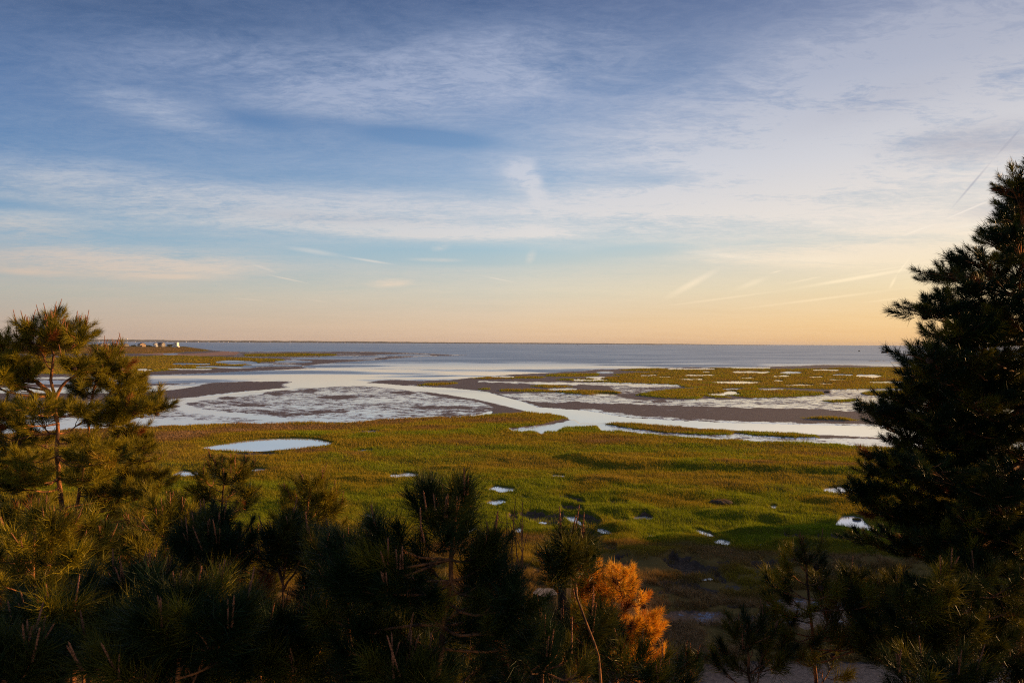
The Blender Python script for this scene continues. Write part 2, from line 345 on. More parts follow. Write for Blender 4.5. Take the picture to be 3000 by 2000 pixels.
# near marsh
NEAR = [(-700, 1296), (0, 1276), (200, 1262), (400, 1253), (726, 1241), (910, 1235), (1012, 1238), (1165, 1226), (1370, 1220), (1471, 1213), (1540, 1208), (1604, 1211), (1668, 1223), (1624, 1231), (1570, 1243), (1487, 1253), (1500, 1262), (1530, 1265), (1545, 1259), (1570, 1263), (1589, 1272), (1600, 1262), (1630, 1263), (1645, 1254), (1690, 1248), (1750, 1247), (1760, 1260), (1790, 1262), (1818, 1259), (1860, 1266), (1961, 1276), (2114, 1287), (2267, 1294), (2369, 1296), (2600, 1311), (3700, 1334), (3700, 2400), (-700, 2400)]
land([(1480, 1216), (1680, 1224), (1700, 1236), (1790, 1236), (2000, 1246), (2200, 1250), (2400, 1262), (3700, 1290), (3700, 1500), (1480, 1400)], .5)
wet([(1487, 1253), (1573, 1244), (1640, 1235), (1680, 1226), (1720, 1234), (1790, 1238), (1780, 1262), (1690, 1252), (1600, 1280), (1500, 1268)], .9)
wet([(1780, 1242), (2150, 1266), (2400, 1276), (2600, 1282), (3700, 1300), (3700, 1340), (2600, 1312), (2267, 1298), (1961, 1280), (1790, 1264)], .68)
s_ = [(1400, 1146), (1451, 1156), (1538, 1179), (1573, 1192), (1706, 1200), (1834, 1220), (1961, 1230), (2165, 1240), (2600, 1250), (3700, 1262), (3700, 1285), (2600, 1276), (2405, 1268), (2300, 1262), (2140, 1254), (2060, 1250), (1960, 1243), (1820, 1235), (1757, 1235), (1655, 1223), (1578, 1210), (1502, 1192), (1400, 1169), (1318, 1156), (1216, 1142), (1070, 1130), (1070, 1122), (1216, 1132), (1318, 1138)]
water(s_, .5); fill(WET, s_, 0, .5); fill(GRASS, s_, 0, .5)
grass(NEAR, .12, .8)
grass([(-700, 1290), (0, 1270), (400, 1252), (726, 1240), (1012, 1238), (1165, 1225), (1370, 1219), (1480, 1214), (1470, 1240), (1300, 1262), (1000, 1262), (700, 1270), (500, 1300), (300, 1310), (-700, 1320)], .8, 1.0)
grass([(1370, 1222), (1502, 1211), (1604, 1212), (1660, 1222), (1560, 1236), (1480, 1242), (1380, 1250), (1200, 1262), (900, 1290), (1000, 1265)], .5, 1)
for P, t in (([(700, 1330), (800, 1322), (960, 1310), (1100, 1330), (1060, 1350), (850, 1345)], .9), ([(1450, 1262), (1900, 1275), (2300, 1300), (2600, 1330), (2550, 1345), (2100, 1320), (1600, 1290), (1450, 1290)], .5),
             ([(1700, 1395), (2100, 1385), (2500, 1400), (2500, 1440), (2100, 1430), (1700, 1420)], .45), ([(2050, 1352), (2600, 1362), (3700, 1372), (3700, 1395), (2500, 1385), (2100, 1368)], .75),
             ([(1100, 1270), (1500, 1280), (1600, 1300), (1400, 1330), (1100, 1320)], .4), ([(560, 1360), (800, 1345), (900, 1370), (700, 1400)], .35),
             ([(1100, 1640), (1500, 1560), (1750, 1585), (2100, 1600), (2400, 1640), (3700, 1680), (3700, 2400), (-700, 2400), (-700, 1800)], .82), ([(2100, 1500), (2400, 1480), (2500, 1530), (2300, 1560), (2150, 1550)], .4),
             ([(1700, 1640), (2000, 1620), (2350, 1640), (2400, 1720), (2200, 1780), (1850, 1740)], .92), ([(1700, 1823), (2200, 1830), (3700, 1850), (3700, 2400), (1700, 2400)], 1.0)):
    fill(TONE, P, t, 2)
for P in ([(1770, 1240), (1810, 1237), (1960, 1247), (2060, 1255), (2130, 1257), (2155, 1263), (2140, 1270), (2080, 1271), (1960, 1264), (1870, 1255), (1800, 1244)],): grass(P, .55, .4)
grass([(2145, 1260), (2240, 1263), (2330, 1268), (2390, 1273), (2405, 1279), (2330, 1280), (2200, 1271)], .2, .4)
# ponds of the near marsh
PONDS = [([(584, 1311), (630, 1303), (680, 1296), (726, 1289), (800, 1284), (859, 1282), (915, 1284), (950, 1290), (977, 1297), (958, 1303), (900, 1310), (834, 1316), (757, 1320), (690, 1320), (630, 1317)], .6)]
for e in ((547, 1387, 40, 9, -.12), (752, 1375, 22, 3), (1184, 1391, 42, 7), (1470, 1432, 40, 7.5), (1455, 1470, 29, 6.5), (1634, 1393, 17, 2.5), (1770, 1556, 20, 4.5, .25), (1886, 1517, 24, 3.6), (1911, 1568, 11, 3), (2060, 1560, 20, 4, .3), (2117, 1587, 20, 5.5), (2233, 1595, 20, 3), (2267, 1484, 10, 3), (2455, 1434, 46, 7.5), (1692, 1546, 9, 4.5), (1812, 1524, 10, 2), (1590, 1531, 8, 2), (2940, 1560, 40, 5), (2800, 1545, 40, 5), (1380, 1552, 18, 4), (1518, 1553, 12, 5), (2070, 1697, 14, 3), (1080, 1510, 16, 3)):
    if e[2] < 25: e = (e[0], e[1], e[2]*1.3, e[3]*1.4) + tuple(e[4:])
    PONDS.append((ell(*e), .4))
PONDS += [([(1653, 1511), (1687, 1511), (1691, 1524), (1726, 1542), (1714, 1541), (1690, 1534), (1672, 1529)], .5),
          ([(2445, 1536), (2465, 1511), (2495, 1508), (2526, 1515), (2538, 1532), (2580, 1557), (2547, 1553), (2511, 1547)], .5)]
WATERM = np.zeros((CH, CW), np.float32)
for P, a in PONDS: fill(WATERM, P, 1, a)
for e in ((1073, 1264, 62, 4, -.05), (1070, 1317, 26, 4), (1000, 1325, 20, 2), (1540, 1456, 14, 3), (2320, 1640, 20, 6), (2150, 1712, 28, 10), (2005, 1700, 30, 8), (2225, 1675, 25, 6)):
    wet(ell(*e), .52 if e[1] < 1500 else .36, 1); fill(GRASS, ell(*e), .25, 1)
# eroded peat
for P in ([(1612, 1452), (1660, 1447), (1714, 1466), (1718, 1478), (1680, 1474), (1640, 1462)], [(1523, 1502), (1570, 1496), (1600, 1508), (1652, 1500), (1650, 1530), (1620, 1542), (1550, 1526), (1523, 1516)],
          [(1692, 1505), (1735, 1512), (1764, 1532), (1758, 1543), (1728, 1540), (1700, 1525)], [(1855, 1512), (1880, 1506), (1915, 1512), (1912, 1519), (1870, 1520)], [(1790, 1522), (1840, 1520), (1850, 1534), (1810, 1536)],
          [(1780, 1467), (1845, 1470), (1835, 1480), (1790, 1477)], [(1680, 1553), (1780, 1565), (1760, 1580), (1690, 1572)], [(1700, 1590), (1800, 1600), (1810, 1620), (1720, 1612)],
          [(2295, 1566), (2400, 1572), (2400, 1584), (2300, 1578)], [(2430, 1575), (2505, 1578), (2500, 1590), (2440, 1590)], [(1930, 1640), (1990, 1632), (2100, 1660), (2130, 1700), (2060, 1690), (1960, 1660)],
          [(1925, 1700), (2000, 1690), (2110, 1725), (2100, 1745), (2000, 1735), (1930, 1722)], [(1775, 1650), (1850, 1645), (1840, 1672), (1790, 1668)], [(2195, 1640), (2280, 1640), (2290, 1670), (2210, 1665)],
          [(1660, 1500), (1640, 1480), (1700, 1484), (1720, 1500)], [(1490, 1505), (1523, 1500), (1520, 1530), (1490, 1520)], [(2015, 1548), (2080, 1556), (2110, 1575), (2080, 1578), (2040, 1562)]):
    fill(DUG, P, 1, 2)
fill(DUG, ell(2525, 1523, 60, 20), 0, 1)
for k in range(46):
    fill(DUG, ell(jr.uniform(1500, 2650), jr.uniform(1615, 1780), jr.uniform(12, 50), jr.uniform(4, 11)), 1, 1)
fill(DUG, [(640, 1326), (780, 1322), (860, 1332), (800, 1340), (700, 1336)], .8, 2)
for e in ((2030, 1700, 60, 12, .2), (2155, 1715, 30, 14)): wet(ell(*e), .36, 1)
# sand flat, sand path
s2 = [(1902, 1819), (1930, 1800), (1965, 1790), (2036, 1785), (2105, 1790), (2150, 1808), (2215, 1800), (2230, 1770), (2260, 1750), (2330, 1745), (2500, 1760), (2700, 1790), (2700, 1850), (2400, 1840), (2250, 1828), (2120, 1826), (1959, 1822)]
fill(SAND, s2, .8, 2); fill(GRASS, s2, 0, 2); fill(WET, s2, .30, 1); fill(DUG, s2, .12, 2)
s3 = [(1300, 2420), (1380, 2010), (1920, 1965), (2030, 1944), (2200, 1930), (3700, 1915), (3700, 2420)]
fill(SAND, s3, 1, 2); fill(GRASS, s3, 0, 2); fill(TONE, s3, 1, 2)
RELIEF = np.zeros((CH, CW), np.float32)
for P, h_ in (([(1640, 1338), (1700, 1350), (1780, 1364), (1900, 1374), (2000, 1370), (2150, 1380), (2300, 1390), (2700, 1400), (2700, 1385), (2300, 1366), (2000, 1352), (1850, 1345), (1700, 1330)], .55), ([(1690, 1408), (1800, 1418), (1850, 1428), (1850, 1416), (1740, 1404)], .4),
             ([(1260, 1372), (1340, 1378), (1420, 1372), (1340, 1362)], .35), ([(2050, 1500), (2150, 1492), (2260, 1502), (2330, 1520), (2300, 1530), (2180, 1520), (2080, 1520)], .45), ([(1760, 1500), (1850, 1492), (1930, 1500), (1900, 1510), (1800, 1512)], .4),
             ([(1780, 1545), (1860, 1540), (1890, 1552), (1850, 1566), (1800, 1562)], .4), ([(1900, 1580), (2000, 1575), (2100, 1590), (2060, 1600), (1950, 1598)], .4), ([(2120, 1560), (2300, 1552), (2450, 1564), (2560, 1574), (2560, 1584), (2300, 1572)], .4), ([(2200, 1600), (2400, 1600), (2560, 1618), (2560, 1628), (2350, 1620)], .4),
             ([(1650, 1558), (1740, 1556), (1760, 1566), (1680, 1570)], .35), ([(600, 1352), (760, 1356), (820, 1350), (760, 1344)], .35), ([(1250, 1440), (1380, 1450), (1420, 1444), (1340, 1434)], .35), ([(2350, 1460), (2480, 1468), (2520, 1480), (2400, 1476)], .4), ([(900, 1408), (1080, 1414), (1200, 1408), (1050, 1400)], .3)):
    fill(RELIEF, P, h_, 2)
for P, t in (([(1250, 1400), (1500, 1400), (1800, 1440), (1950, 1480), (1800, 1500), (1600, 1480), (1400, 1500), (1250, 1560)], .0), ([(1850, 1480), (2100, 1490), (2350, 1480), (2500, 1500), (2400, 1560), (2100, 1545), (1950, 1590), (1800, 1560)], .02), ([(700, 1420), (950, 1400), (1200, 1430), (1100, 1480), (800, 1480)], .0),
             ([(1750, 1300), (2100, 1310), (2300, 1335), (2100, 1345), (1800, 1330)], .10), ([(-200, 1330), (500, 1300), (1000, 1330), (1600, 1330), (1700, 1375), (1200, 1370), (700, 1380), (-200, 1400)], .36), ([(1900, 1395), (2600, 1405), (2600, 1450), (2200, 1440), (1900, 1420)], .42)):
    fill(TONE, P, t, 4)
G0 = GRASS.copy()
PONDm = blur(WATERM, 2, 1); PONDb = np.clip(blur(WATERM, 14, 7)*7, 0, 1)
GRASS[WATERM > .5] = 0; WATERM = 1-LAND
RELIEF = blur(RELIEF, 22, 3)*.8
DUG *= 1-(PONDm > .1); GRASS *= (1-np.clip(DUG*1.0, 0, 1)); GRASS[WATERM > .5] = 0
LANDb = blur(1-WATERM, 2, 1); GRASSb = blur(GRASS, 3, 1); GRASSw = blur(GRASS, 7, 3)
WETb = blur(WET*(1-GRASS), 4, 1); TONEb = blur(TONE, 25, 5); SANDb = blur(SAND, 5, 2); DUGb = blur(DUG, 5, 3); EDGE = np.clip((1-blur(LAND, 16, 3))*1.6, 0, .62)*(1-GRASSb)*np.clip(LANDb*2-1, 0, 1); EDGE[420:] = 0; WETb = np.maximum(np.maximum(WETb, EDGE), .13*LANDb*(1-GRASSb)*(1-DUGb)*(1-SANDb))

def hash2(ix, iy, s):
    h = (ix.astype(np.int64)*374761393 + iy.astype(np.int64)*668265263 + s*982451653) & 0x7fffffff
    h = ((h ^ (h >> 13))*1274126177) & 0x7fffffff
    return ((h ^ (h >> 16)) & 0xffff)/65535.0
def vnoise(x, y, s=0):
    ix, iy = np.floor(x), np.floor(y); fx, fy = x-ix, y-iy
    fx = fx*fx*(3-2*fx); fy = fy*fy*(3-2*fy)
    a = hash2(ix, iy, s); b = hash2(ix+1, iy, s); c = hash2(ix, iy+1, s); d = hash2(ix+1, iy+1, s)
    return (a*(1-fx)+b*fx)*(1-fy) + (c*(1-fx)+d*fx)*fy
def fbm(x, y, o=4, s=0):
    t = 0; a = .5
    for k in range(o): t = t + a*vnoise(x*2**k, y*2**k, s+k); a *= .5
    return t/(1-.5**o)
def project(x, y, z=0.0):                    # world to photograph pixel
    d = np.stack([x, y, z - EYE + 0*x], -1) @ CR
    return 1500 + F*d[..., 0]/-d[..., 2], 1000 - F*d[..., 1]/-d[..., 2]
def pj(x, y):                                # pixel of the layout a place belongs to, taken at turf height close by
    return project(x, y, .25*np.clip((EYE*F/y-150)/100, 0, 1))
def samp(A, u, v):
    u = np.clip(u-U0-.5, 0, CW-1.001); v = np.clip(v-V0-.5, 0, CH-1.001)
    i, j = np.floor(u).astype(int), np.floor(v).astype(int); fu, fv = u-i, v-j
    return (A[j, i]*(1-fu)+A[j, i+1]*fu)*(1-fv) + (A[j+1, i]*(1-fu)+A[j+1, i+1]*fu)*fv
def ground_h(x, y, u, v):
    L = samp(LANDb, u, v); G = samp(GRASSw, u, v); W = samp(WETb, u, v); D = samp(DUGb, u, v)
    near = np.clip((260-y)/180, 0, 1)
    n1 = fbm(x/14, y/9, 4, 5); n2 = fbm(x/2.6, y/2.6, 4, 9); n3 = fbm(x/.7, y/.7, 3, 17)
    roll = np.clip((95-y)/40, 0, 1)
    n0 = fbm(x/34, y/11, 3, 3)
    hum = .34*(n0-.5)*2 + (.10+.16*roll)*(n1-.5)*2 + (.05+.22*roll)*(n2-.5)*2 + .06*(n3-.5)
    g = np.clip((G-.25)/.5, 0, 1)
    h = .03 + .04*(n2-.5) + g*(.20+.10*near + near*(np.maximum(hum, -.22)*(1-.9*samp(PONDb, u, v)) + samp(RELIEF, u, v)*(1-samp(PONDb, u, v)))) - D*.10*(1-g) + D*(fbm(x/.35, y/.35, 3, 23)-.35)*.5*near + samp(SANDb, u, v)*.08
    h = np.maximum(h, .02 + .02*n3)
    h = h*np.clip(L*2.2-1.2, 0, 1) - .25*(1-np.clip(L*1.45, 0, 1))
    P = samp(PONDm, u, v); return np.where(P > .5, .10 + .12*(1-P), h)
# ground grid: rows even in the view from the hill, so the resolution follows the distance
vv = np.concatenate([np.arange(7, 60, .8), np.arange(60, 200, 1.0), np.arange(200, 620, 1.7), np.arange(620, 1240, 3)])
yy = EYE*F/vv
tt = np.linspace(-1.05, 1.05, 1400)
Y = np.repeat(yy[:, None], len(tt), 1); X = Y*tt[None, :]
GU, GV = pj(X, Y)
H = ground_h(X, Y, GU, GV)
nr, nc = X.shape
ii = np.arange((nr-1)*nc).reshape(nr-1, nc)[:, :-1].ravel()
Q = np.stack([ii, ii+nc, ii+nc+1, ii+1], 1)[:, ::-1]
Q = np.stack([ii+nc, ii+nc+1, ii+1, ii], 1)

mg, nt, b = newmat('marsh_ground'); N = NB(nt)
cov = N.attr('cover'); sepc = N.n('ShaderNodeSeparateColor'); N.l(cov.outputs['Color'], sepc.inputs[0])
gR, gW, gT = sepc.outputs; sand = N.attr('sand').outputs['Fac']; dug = N.attr('dug').outputs['Fac']
n1 = N.noise(.9, 6, .65); n2 = N.noise(.11, 5, .6); n3 = N.noise(6.0, 5, .65); nst = N.noise(.35, 8, .72, (1, 1.4, 1)); nst2 = N.noise(.05, 6, .65, (1, 1.2, 1))
gm = N.rng(N.m('ADD', gR, N.m('MULTIPLY', N.m('SUBTRACT', n1, .5), .7)), .38, .58)
nst3 = N.noise(1.6, 6, .7)
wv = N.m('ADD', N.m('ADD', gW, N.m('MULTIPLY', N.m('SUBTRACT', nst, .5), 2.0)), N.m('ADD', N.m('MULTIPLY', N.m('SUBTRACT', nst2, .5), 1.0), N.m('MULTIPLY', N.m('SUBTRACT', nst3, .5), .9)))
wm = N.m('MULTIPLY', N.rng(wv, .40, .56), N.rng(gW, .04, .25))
mudc = N.mix(N.rng(nst, .3, .7), (.095, .066, .050), (.155, .110, .084))
mudc = N.mix(N.rng(n3, .35, .7), mudc, (.085, .058, .044))
mudc = N.mix(N.m('MULTIPLY', dug, .95), mudc, N.mix(N.rng(n3, .35, .65), (.050, .030, .017), (.140, .085, .050)))
sandc = N.mix(N.rng(n3, .3, .7), (.46, .245, .13), (.22, .115, .06))
mudc = N.mix(N.rng(N.m('ADD', sand, N.m('MULTIPLY', N.m('SUBTRACT', n1, .5), .35)), .25, .75), mudc, sandc)
green = N.mix(N.rng(n2, .35, .65), (.165, .140, .014), (.115, .110, .012))
straw = N.mix(n1, (.26, .155, .040), (.17, .105, .036))
gfar = N.mix(N.rng(N.m('ADD', gT, N.m('MULTIPLY', N.m('SUBTRACT', n2, .5), .9)), .15, .9), green, straw)
col = N.mix(gm, mudc, gfar)
wm = N.m('MULTIPLY', wm, N.m('SUBTRACT', 1.0, gm)); wm = N.m('MULTIPLY', wm, N.m('SUBTRACT', 1.0, N.m('MULTIPLY', dug, .75)))
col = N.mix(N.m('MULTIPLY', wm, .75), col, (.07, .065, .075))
N.l(col, b.inputs['Base Color'])
N.l(N.m('ADD', N.m('MULTIPLY', wm, -.62), N.m('ADD', .72, N.m('MULTIPLY', gm, .2))), b.inputs['Roughness'])
N.l(N.m('MULTIPLY', wm, .72), b.inputs['Metallic'])
N.l(N.m('MULTIPLY', N.m('MULTIPLY', N.m('SUBTRACT', 1.0, gm), N.m('SUBTRACT', 1.0, N.m('MULTIPLY', dug, .9))), .4), b.inputs['Specular IOR Level'])
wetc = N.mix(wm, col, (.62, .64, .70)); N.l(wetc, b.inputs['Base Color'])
bp = N.n('ShaderNodeBump'); bp.inputs['Strength'].default_value = .55; bp.inputs['Distance'].default_value = .06
hh = N.m('MULTIPLY', N.m('ADD', n3, N.m('MULTIPLY', nst, 1.5)), N.m('SUBTRACT', 1.0, N.m('MULTIPLY', wm, .88)))
N.l(hh, bp.inputs['Height']); N.l(bp.outputs[0], b.inputs['Normal'])
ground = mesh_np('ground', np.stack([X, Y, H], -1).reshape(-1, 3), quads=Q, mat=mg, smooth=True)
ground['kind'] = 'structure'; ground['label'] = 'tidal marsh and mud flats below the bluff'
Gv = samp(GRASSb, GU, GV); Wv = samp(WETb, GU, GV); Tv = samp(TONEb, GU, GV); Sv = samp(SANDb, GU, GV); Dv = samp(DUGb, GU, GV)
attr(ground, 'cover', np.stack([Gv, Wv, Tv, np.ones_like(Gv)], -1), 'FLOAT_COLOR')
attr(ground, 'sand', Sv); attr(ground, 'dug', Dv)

# sea: one sheet to the horizon at z = 0
ms, nt, b = newmat('sea_water'); N = NB(nt)
b.inputs['Base Color'].default_value = (.60, .64, .72, 1); b.inputs['Metallic'].default_value = .62
geo = N.n('ShaderNodeNewGeometry'); sp = N.n('ShaderNodeSeparateXYZ'); N.l(geo.outputs['Position'], sp.inputs[0])
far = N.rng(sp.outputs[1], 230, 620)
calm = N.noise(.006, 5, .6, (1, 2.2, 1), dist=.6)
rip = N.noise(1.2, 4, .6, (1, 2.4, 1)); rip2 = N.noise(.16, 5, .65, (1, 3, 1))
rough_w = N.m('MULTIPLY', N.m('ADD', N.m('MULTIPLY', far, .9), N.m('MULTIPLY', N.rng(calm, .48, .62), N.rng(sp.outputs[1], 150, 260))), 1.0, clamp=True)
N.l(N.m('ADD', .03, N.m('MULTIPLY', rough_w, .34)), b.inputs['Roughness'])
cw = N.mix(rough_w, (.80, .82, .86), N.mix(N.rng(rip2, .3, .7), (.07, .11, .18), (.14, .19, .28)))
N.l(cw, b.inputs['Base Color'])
bp = N.n('ShaderNodeBump'); bp.inputs['Distance'].default_value = .05
N.l(N.m('MULTIPLY', rough_w, N.rng(sp.outputs[1], 300, 2500, .7, .12)), bp.inputs['Strength'])
N.l(N.m('ADD', rip, N.m('MULTIPLY', rip2, 3.0)), bp.inputs['Height']); N.l(bp.outputs[0], b.inputs['Normal'])
def pond_sheet(P):
    V = [ground_pt(px, py, .205) for px, py in P]; c = np.mean(V, axis=0); V = np.array([c+(p-c)*1.10 for p in V] + [c]); n = len(P)
    V[:, 2] = .205
    o = mesh_np('pond_water', V, tris=[(i, (i+1) % n, n) for i in range(n)], mat=ms); o['kind'] = 'structure'
for P, a in PONDS: pond_sheet(P)
S = 30000
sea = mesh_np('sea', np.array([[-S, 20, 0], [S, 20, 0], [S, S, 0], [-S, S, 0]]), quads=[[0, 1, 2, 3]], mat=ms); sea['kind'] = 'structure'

# hill: the bluff we stand on, and its unseen shoulder, shaped for shade, off to the right
def grid_mesh(name, xs, ys, hf, mat):
    Xg, Yg = np.meshgrid(xs, ys); Z = hf(Xg, Yg); r, c = Xg.shape
    i = np.arange((r-1)*c).reshape(r-1, c)[:, :-1].ravel()
    o = mesh_np(name, np.stack([Xg, Yg, Z], -1).reshape(-1, 3), quads=np.stack([i, i+1, i+c+1, i+c], 1), mat=mat, smooth=True)
    o['kind'] = 'structure'; return o
mh, nt, b = newmat('hill_soil'); N = NB(nt)
a1 = N.noise(.8, 6, .6); a2 = N.noise(9, 5, .7)
N.l(N.mix(N.rng(a1, .4, .6), N.mix(a2, (.05, .035, .018), (.12, .08, .04)), N.mix(a2, (.03, .04, .012), (.07, .06, .02))), b.inputs['Base Color']); b.inputs['Roughness'].default_value = .95
def hill_h(x, y):
    z = hill_z(x, y) + .25*(fbm(x/1.7, y/1.7, 3, 31)-.5)
    fade = np.clip((26-y)/2.5, 0, 1)
    return np.where(y < 25.6, z, -.4) * 1.0 - (1-fade)*.2
hill = grid_mesh('hill', np.linspace(-60, 60, 241), np.linspace(-25, 27, 120), hill_h, mh)

# ------------------------------------------------------------------ marsh grass: blades all over the turf
def blades(n, name, label):
    q = rng.random(n)                                        # even in the view down to 70 m, thinner close by
    vp = np.where(q < .42, 18 + (q/.42)*282, 300 + ((q-.42)/.58)*650); y = EYE*F/vp
    t = np.where(vp > 560, rng.uniform(-.42, .80, n), rng.uniform(-.82, .82, n)); x = y*t
    u, v = pj(x, y)
    g = np.maximum(samp(GRASSb, u, v), .34*(samp(DUGb, u, v) > .3)); g = g*(1-np.clip(samp(PONDm, u, v)*3, 0, 1)); nn = fbm(x*1.3, y*1.3, 3, 77); scr = np.clip((vp-590)/80, 0, 1); g = g*(1-scr*np.clip((fbm(x/1.6, y/1.3, 4, 88)-.47)*7, 0, 1))
    keep = (rng.random(n) < np.clip((g-.25+(nn-.5)*.5)*3, 0, 1)) & (samp(LANDb, u, v) > .8)
    keep &= ~((samp(TONEb, u, v) > .7) & (rng.random(n) < .35) & (y > 100))
    x, y, u, v, vp = x[keep], y[keep], u[keep], v[keep], vp[keep]; n = len(x)
    tb = samp(TONEb, u, v)
    tone = np.clip(tb + (fbm(x/7, y/5, 3, 50)-.5)*1.1 + rng.normal(0, .08, n), 0, 1)
    z = ground_h(x, y, u, v) - .03
    hgt = np.interp(vp, [20, 200, 340, 600, 950], [.34, .30, .24, .24, .34])*(rng.uniform(.55, 1.3, n))*(.6+.9*fbm(x/2.2, y/2.2, 2, 61))*np.where(tb > .93, 1.3, 1.0)*(1+.5*np.clip((vp-590)/80, 0, 1)*fbm(x/.9, y/.9, 2, 66))
    w = np.maximum(np.interp(vp, [20, 300, 500, 950], [.80, .62, .45, .26])*y/683, .010)*rng.uniform(.5, 1.3, n)
    a = rng.uniform(0, math.pi, n); lean = rng.normal(0, .30, (n, 2))*hgt[:, None]; lean[:, 0] -= .12*hgt
    c, s = np.cos(a)*w/2, np.sin(a)*w/2
    V = np.empty((n, 3, 3), np.float32)
    V[:, 0] = np.stack([x-c, y-s, z], 1); V[:, 1] = np.stack([x+c, y+s, z], 1)
    V[:, 2] = np.stack([x+lean[:, 0], y+lean[:, 1], z+hgt], 1)
    o = mesh_np(name, V.reshape(-1, 3), tris=np.arange(n*3).reshape(-1, 3), mat=mgrass)
    attr(o, 'tone', np.repeat(tone, 3)); o['kind'] = 'stuff'; o['label'] = label
    return o
mgrass, nt, b = newmat('grass_blades'); N = NB(nt)
tn = N.attr('tone').outputs['Fac']
nb = N.noise(.05, 5, .62, (.6, 2.0, 1)); nb2 = N.noise(.4, 4, .6)
tn = N.m('ADD', tn, N.m('MULTIPLY', N.m('SUBTRACT', nb, .5), .9))
gc = N.mix(N.rng(tn, .02, .34), N.mix(nb2, (.195, .235, .005), (.290, .320, .007)), N.mix(nb2, (.300, .225, .010), (.385, .265, .014)))
gc = N.mix(N.rng(tn, .42, .85), gc, N.mix(nb2, (.32, .175, .036), (.19, .110, .030)))
gc = N.mix(N.rng(tn, .80, 1.15), gc, N.mix(N.rng(N.noise(5.0, 3, .6), .4, .6), (.20, .095, .036), (.58, .37, .19)))
N.l(gc, b.inputs['Base Color']); b.inputs['Roughness'].default_value = .7; b.inputs['Specular IOR Level'].default_value = .2
tr = N.n('ShaderNodeBsdfTranslucent'); N.l(gc, tr.inputs[0]); mx = N.n('ShaderNodeMixShader'); mx.inputs[0].default_value = .35
N.l(b.outputs[0], mx.inputs[1]); N.l(tr.outputs[0], mx.inputs[2]); N.l(mx.outputs[0], nt.nodes['Material Output'].inputs[0])
blades(1900000, 'marsh_grass', 'green and straw coloured marsh grass of the meadow and the islands')

# ------------------------------------------------------------------ pine kit
def tube(path, radii, sides=6):
    P = np.asarray(path, float); n = len(P); T = np.gradient(P, axis=0); T /= np.linalg.norm(T, axis=1)[:, None] + 1e-9
    ref = np.array([0, 0, 1.0]) if abs(T[:, 2]).mean() < .8 else np.array([1.0, 0, 0])
    A = np.cross(T, ref); A /= np.linalg.norm(A, axis=1)[:, None] + 1e-9; B = np.cross(T, A)
    th = np.linspace(0, 2*math.pi, sides, endpoint=False)
    V = P[:, None] + (A[:, None]*np.cos(th)[None, :, None] + B[:, None]*np.sin(th)[None, :, None])*np.asarray(radii)[:, None, None]
    V = V.reshape(-1, 3); q = []
    for i in range(n-1):
        for k in range(sides):
            a = i*sides+k; c = i*sides+(k+1) % sides
            q.append((a, c, c+sides, a+sides))
    return V, q
def curve(p0, p1, n=6, sag=0.0, wob=.03, rs=random):
    p0, p1 = np.asarray(p0, float), np.asarray(p1, float); L = np.linalg.norm(p1-p0); out = []
    o = np.array([rs.gauss(0, 1), rs.gauss(0, 1), rs.gauss(0, .6)])*wob*L; o2 = np.array([rs.gauss(0, 1), rs.gauss(0, 1), rs.gauss(0, .6)])*wob*L
    for i in range(n+1):
        t = i/n; p = p0+(p1-p0)*t; p = p + np.array([0, 0, -sag*L*math.sin(math.pi*t)]) + o*math.sin(math.pi*t) + o2*math.sin(2*math.pi*t)
        out.append(p)
    return np.array(out)
def tuft_template(n, seed, ln=.105, w=.0022, shoot=.18):
    n = int(n*1.3)
    g = np.random.default_rng(seed)
    s = g.uniform(0, 1, n)**.8; th = g.uniform(0, 2*math.pi, n)
    ang = np.radians(g.normal(58, 14, n)) - s*.65                  # angle off the shoot, closing towards its tip
    d = np.stack([np.sin(ang)*np.cos(th), np.sin(ang)*np.sin(th), np.cos(ang)], 1)
    base = np.stack([0*s, 0*s, s*shoot-shoot], 1) + d*.006
    L = ln*g.uniform(.7, 1.15, n); side = np.cross(d, g.normal(0, 1, (n, 3))); side /= np.linalg.norm(side, axis=1)[:, None]
    bend = g.normal(0, .15, (n, 3)); mid = base + (d-bend*.35)*(L*.5)[:, None]; tip = base + (d+bend)*L[:, None]
    V = np.stack([base-side*w*.35, base+side*w*.35, mid+side*w*.5, mid-side*w*.5, tip], 1)
    return V.astype(np.float32)                                     # n x 5 x 3
def frame_to(d, roll):
    d = d/np.linalg.norm(d, axis=1)[:, None]; r = np.where(np.abs(d[:, 2:3]) < .9, np.array([[0, 0, 1.0]]), np.array([[1.0, 0, 0]]))
    a = np.cross(d, r); a /= np.linalg.norm(a, axis=1)[:, None]; b = np.cross(d, a)
    c, s = np.cos(roll)[:, None], np.sin(roll)[:, None]
    return np.stack([a*c+b*s, b*c-a*s, d], 2)
_tmpl = {}
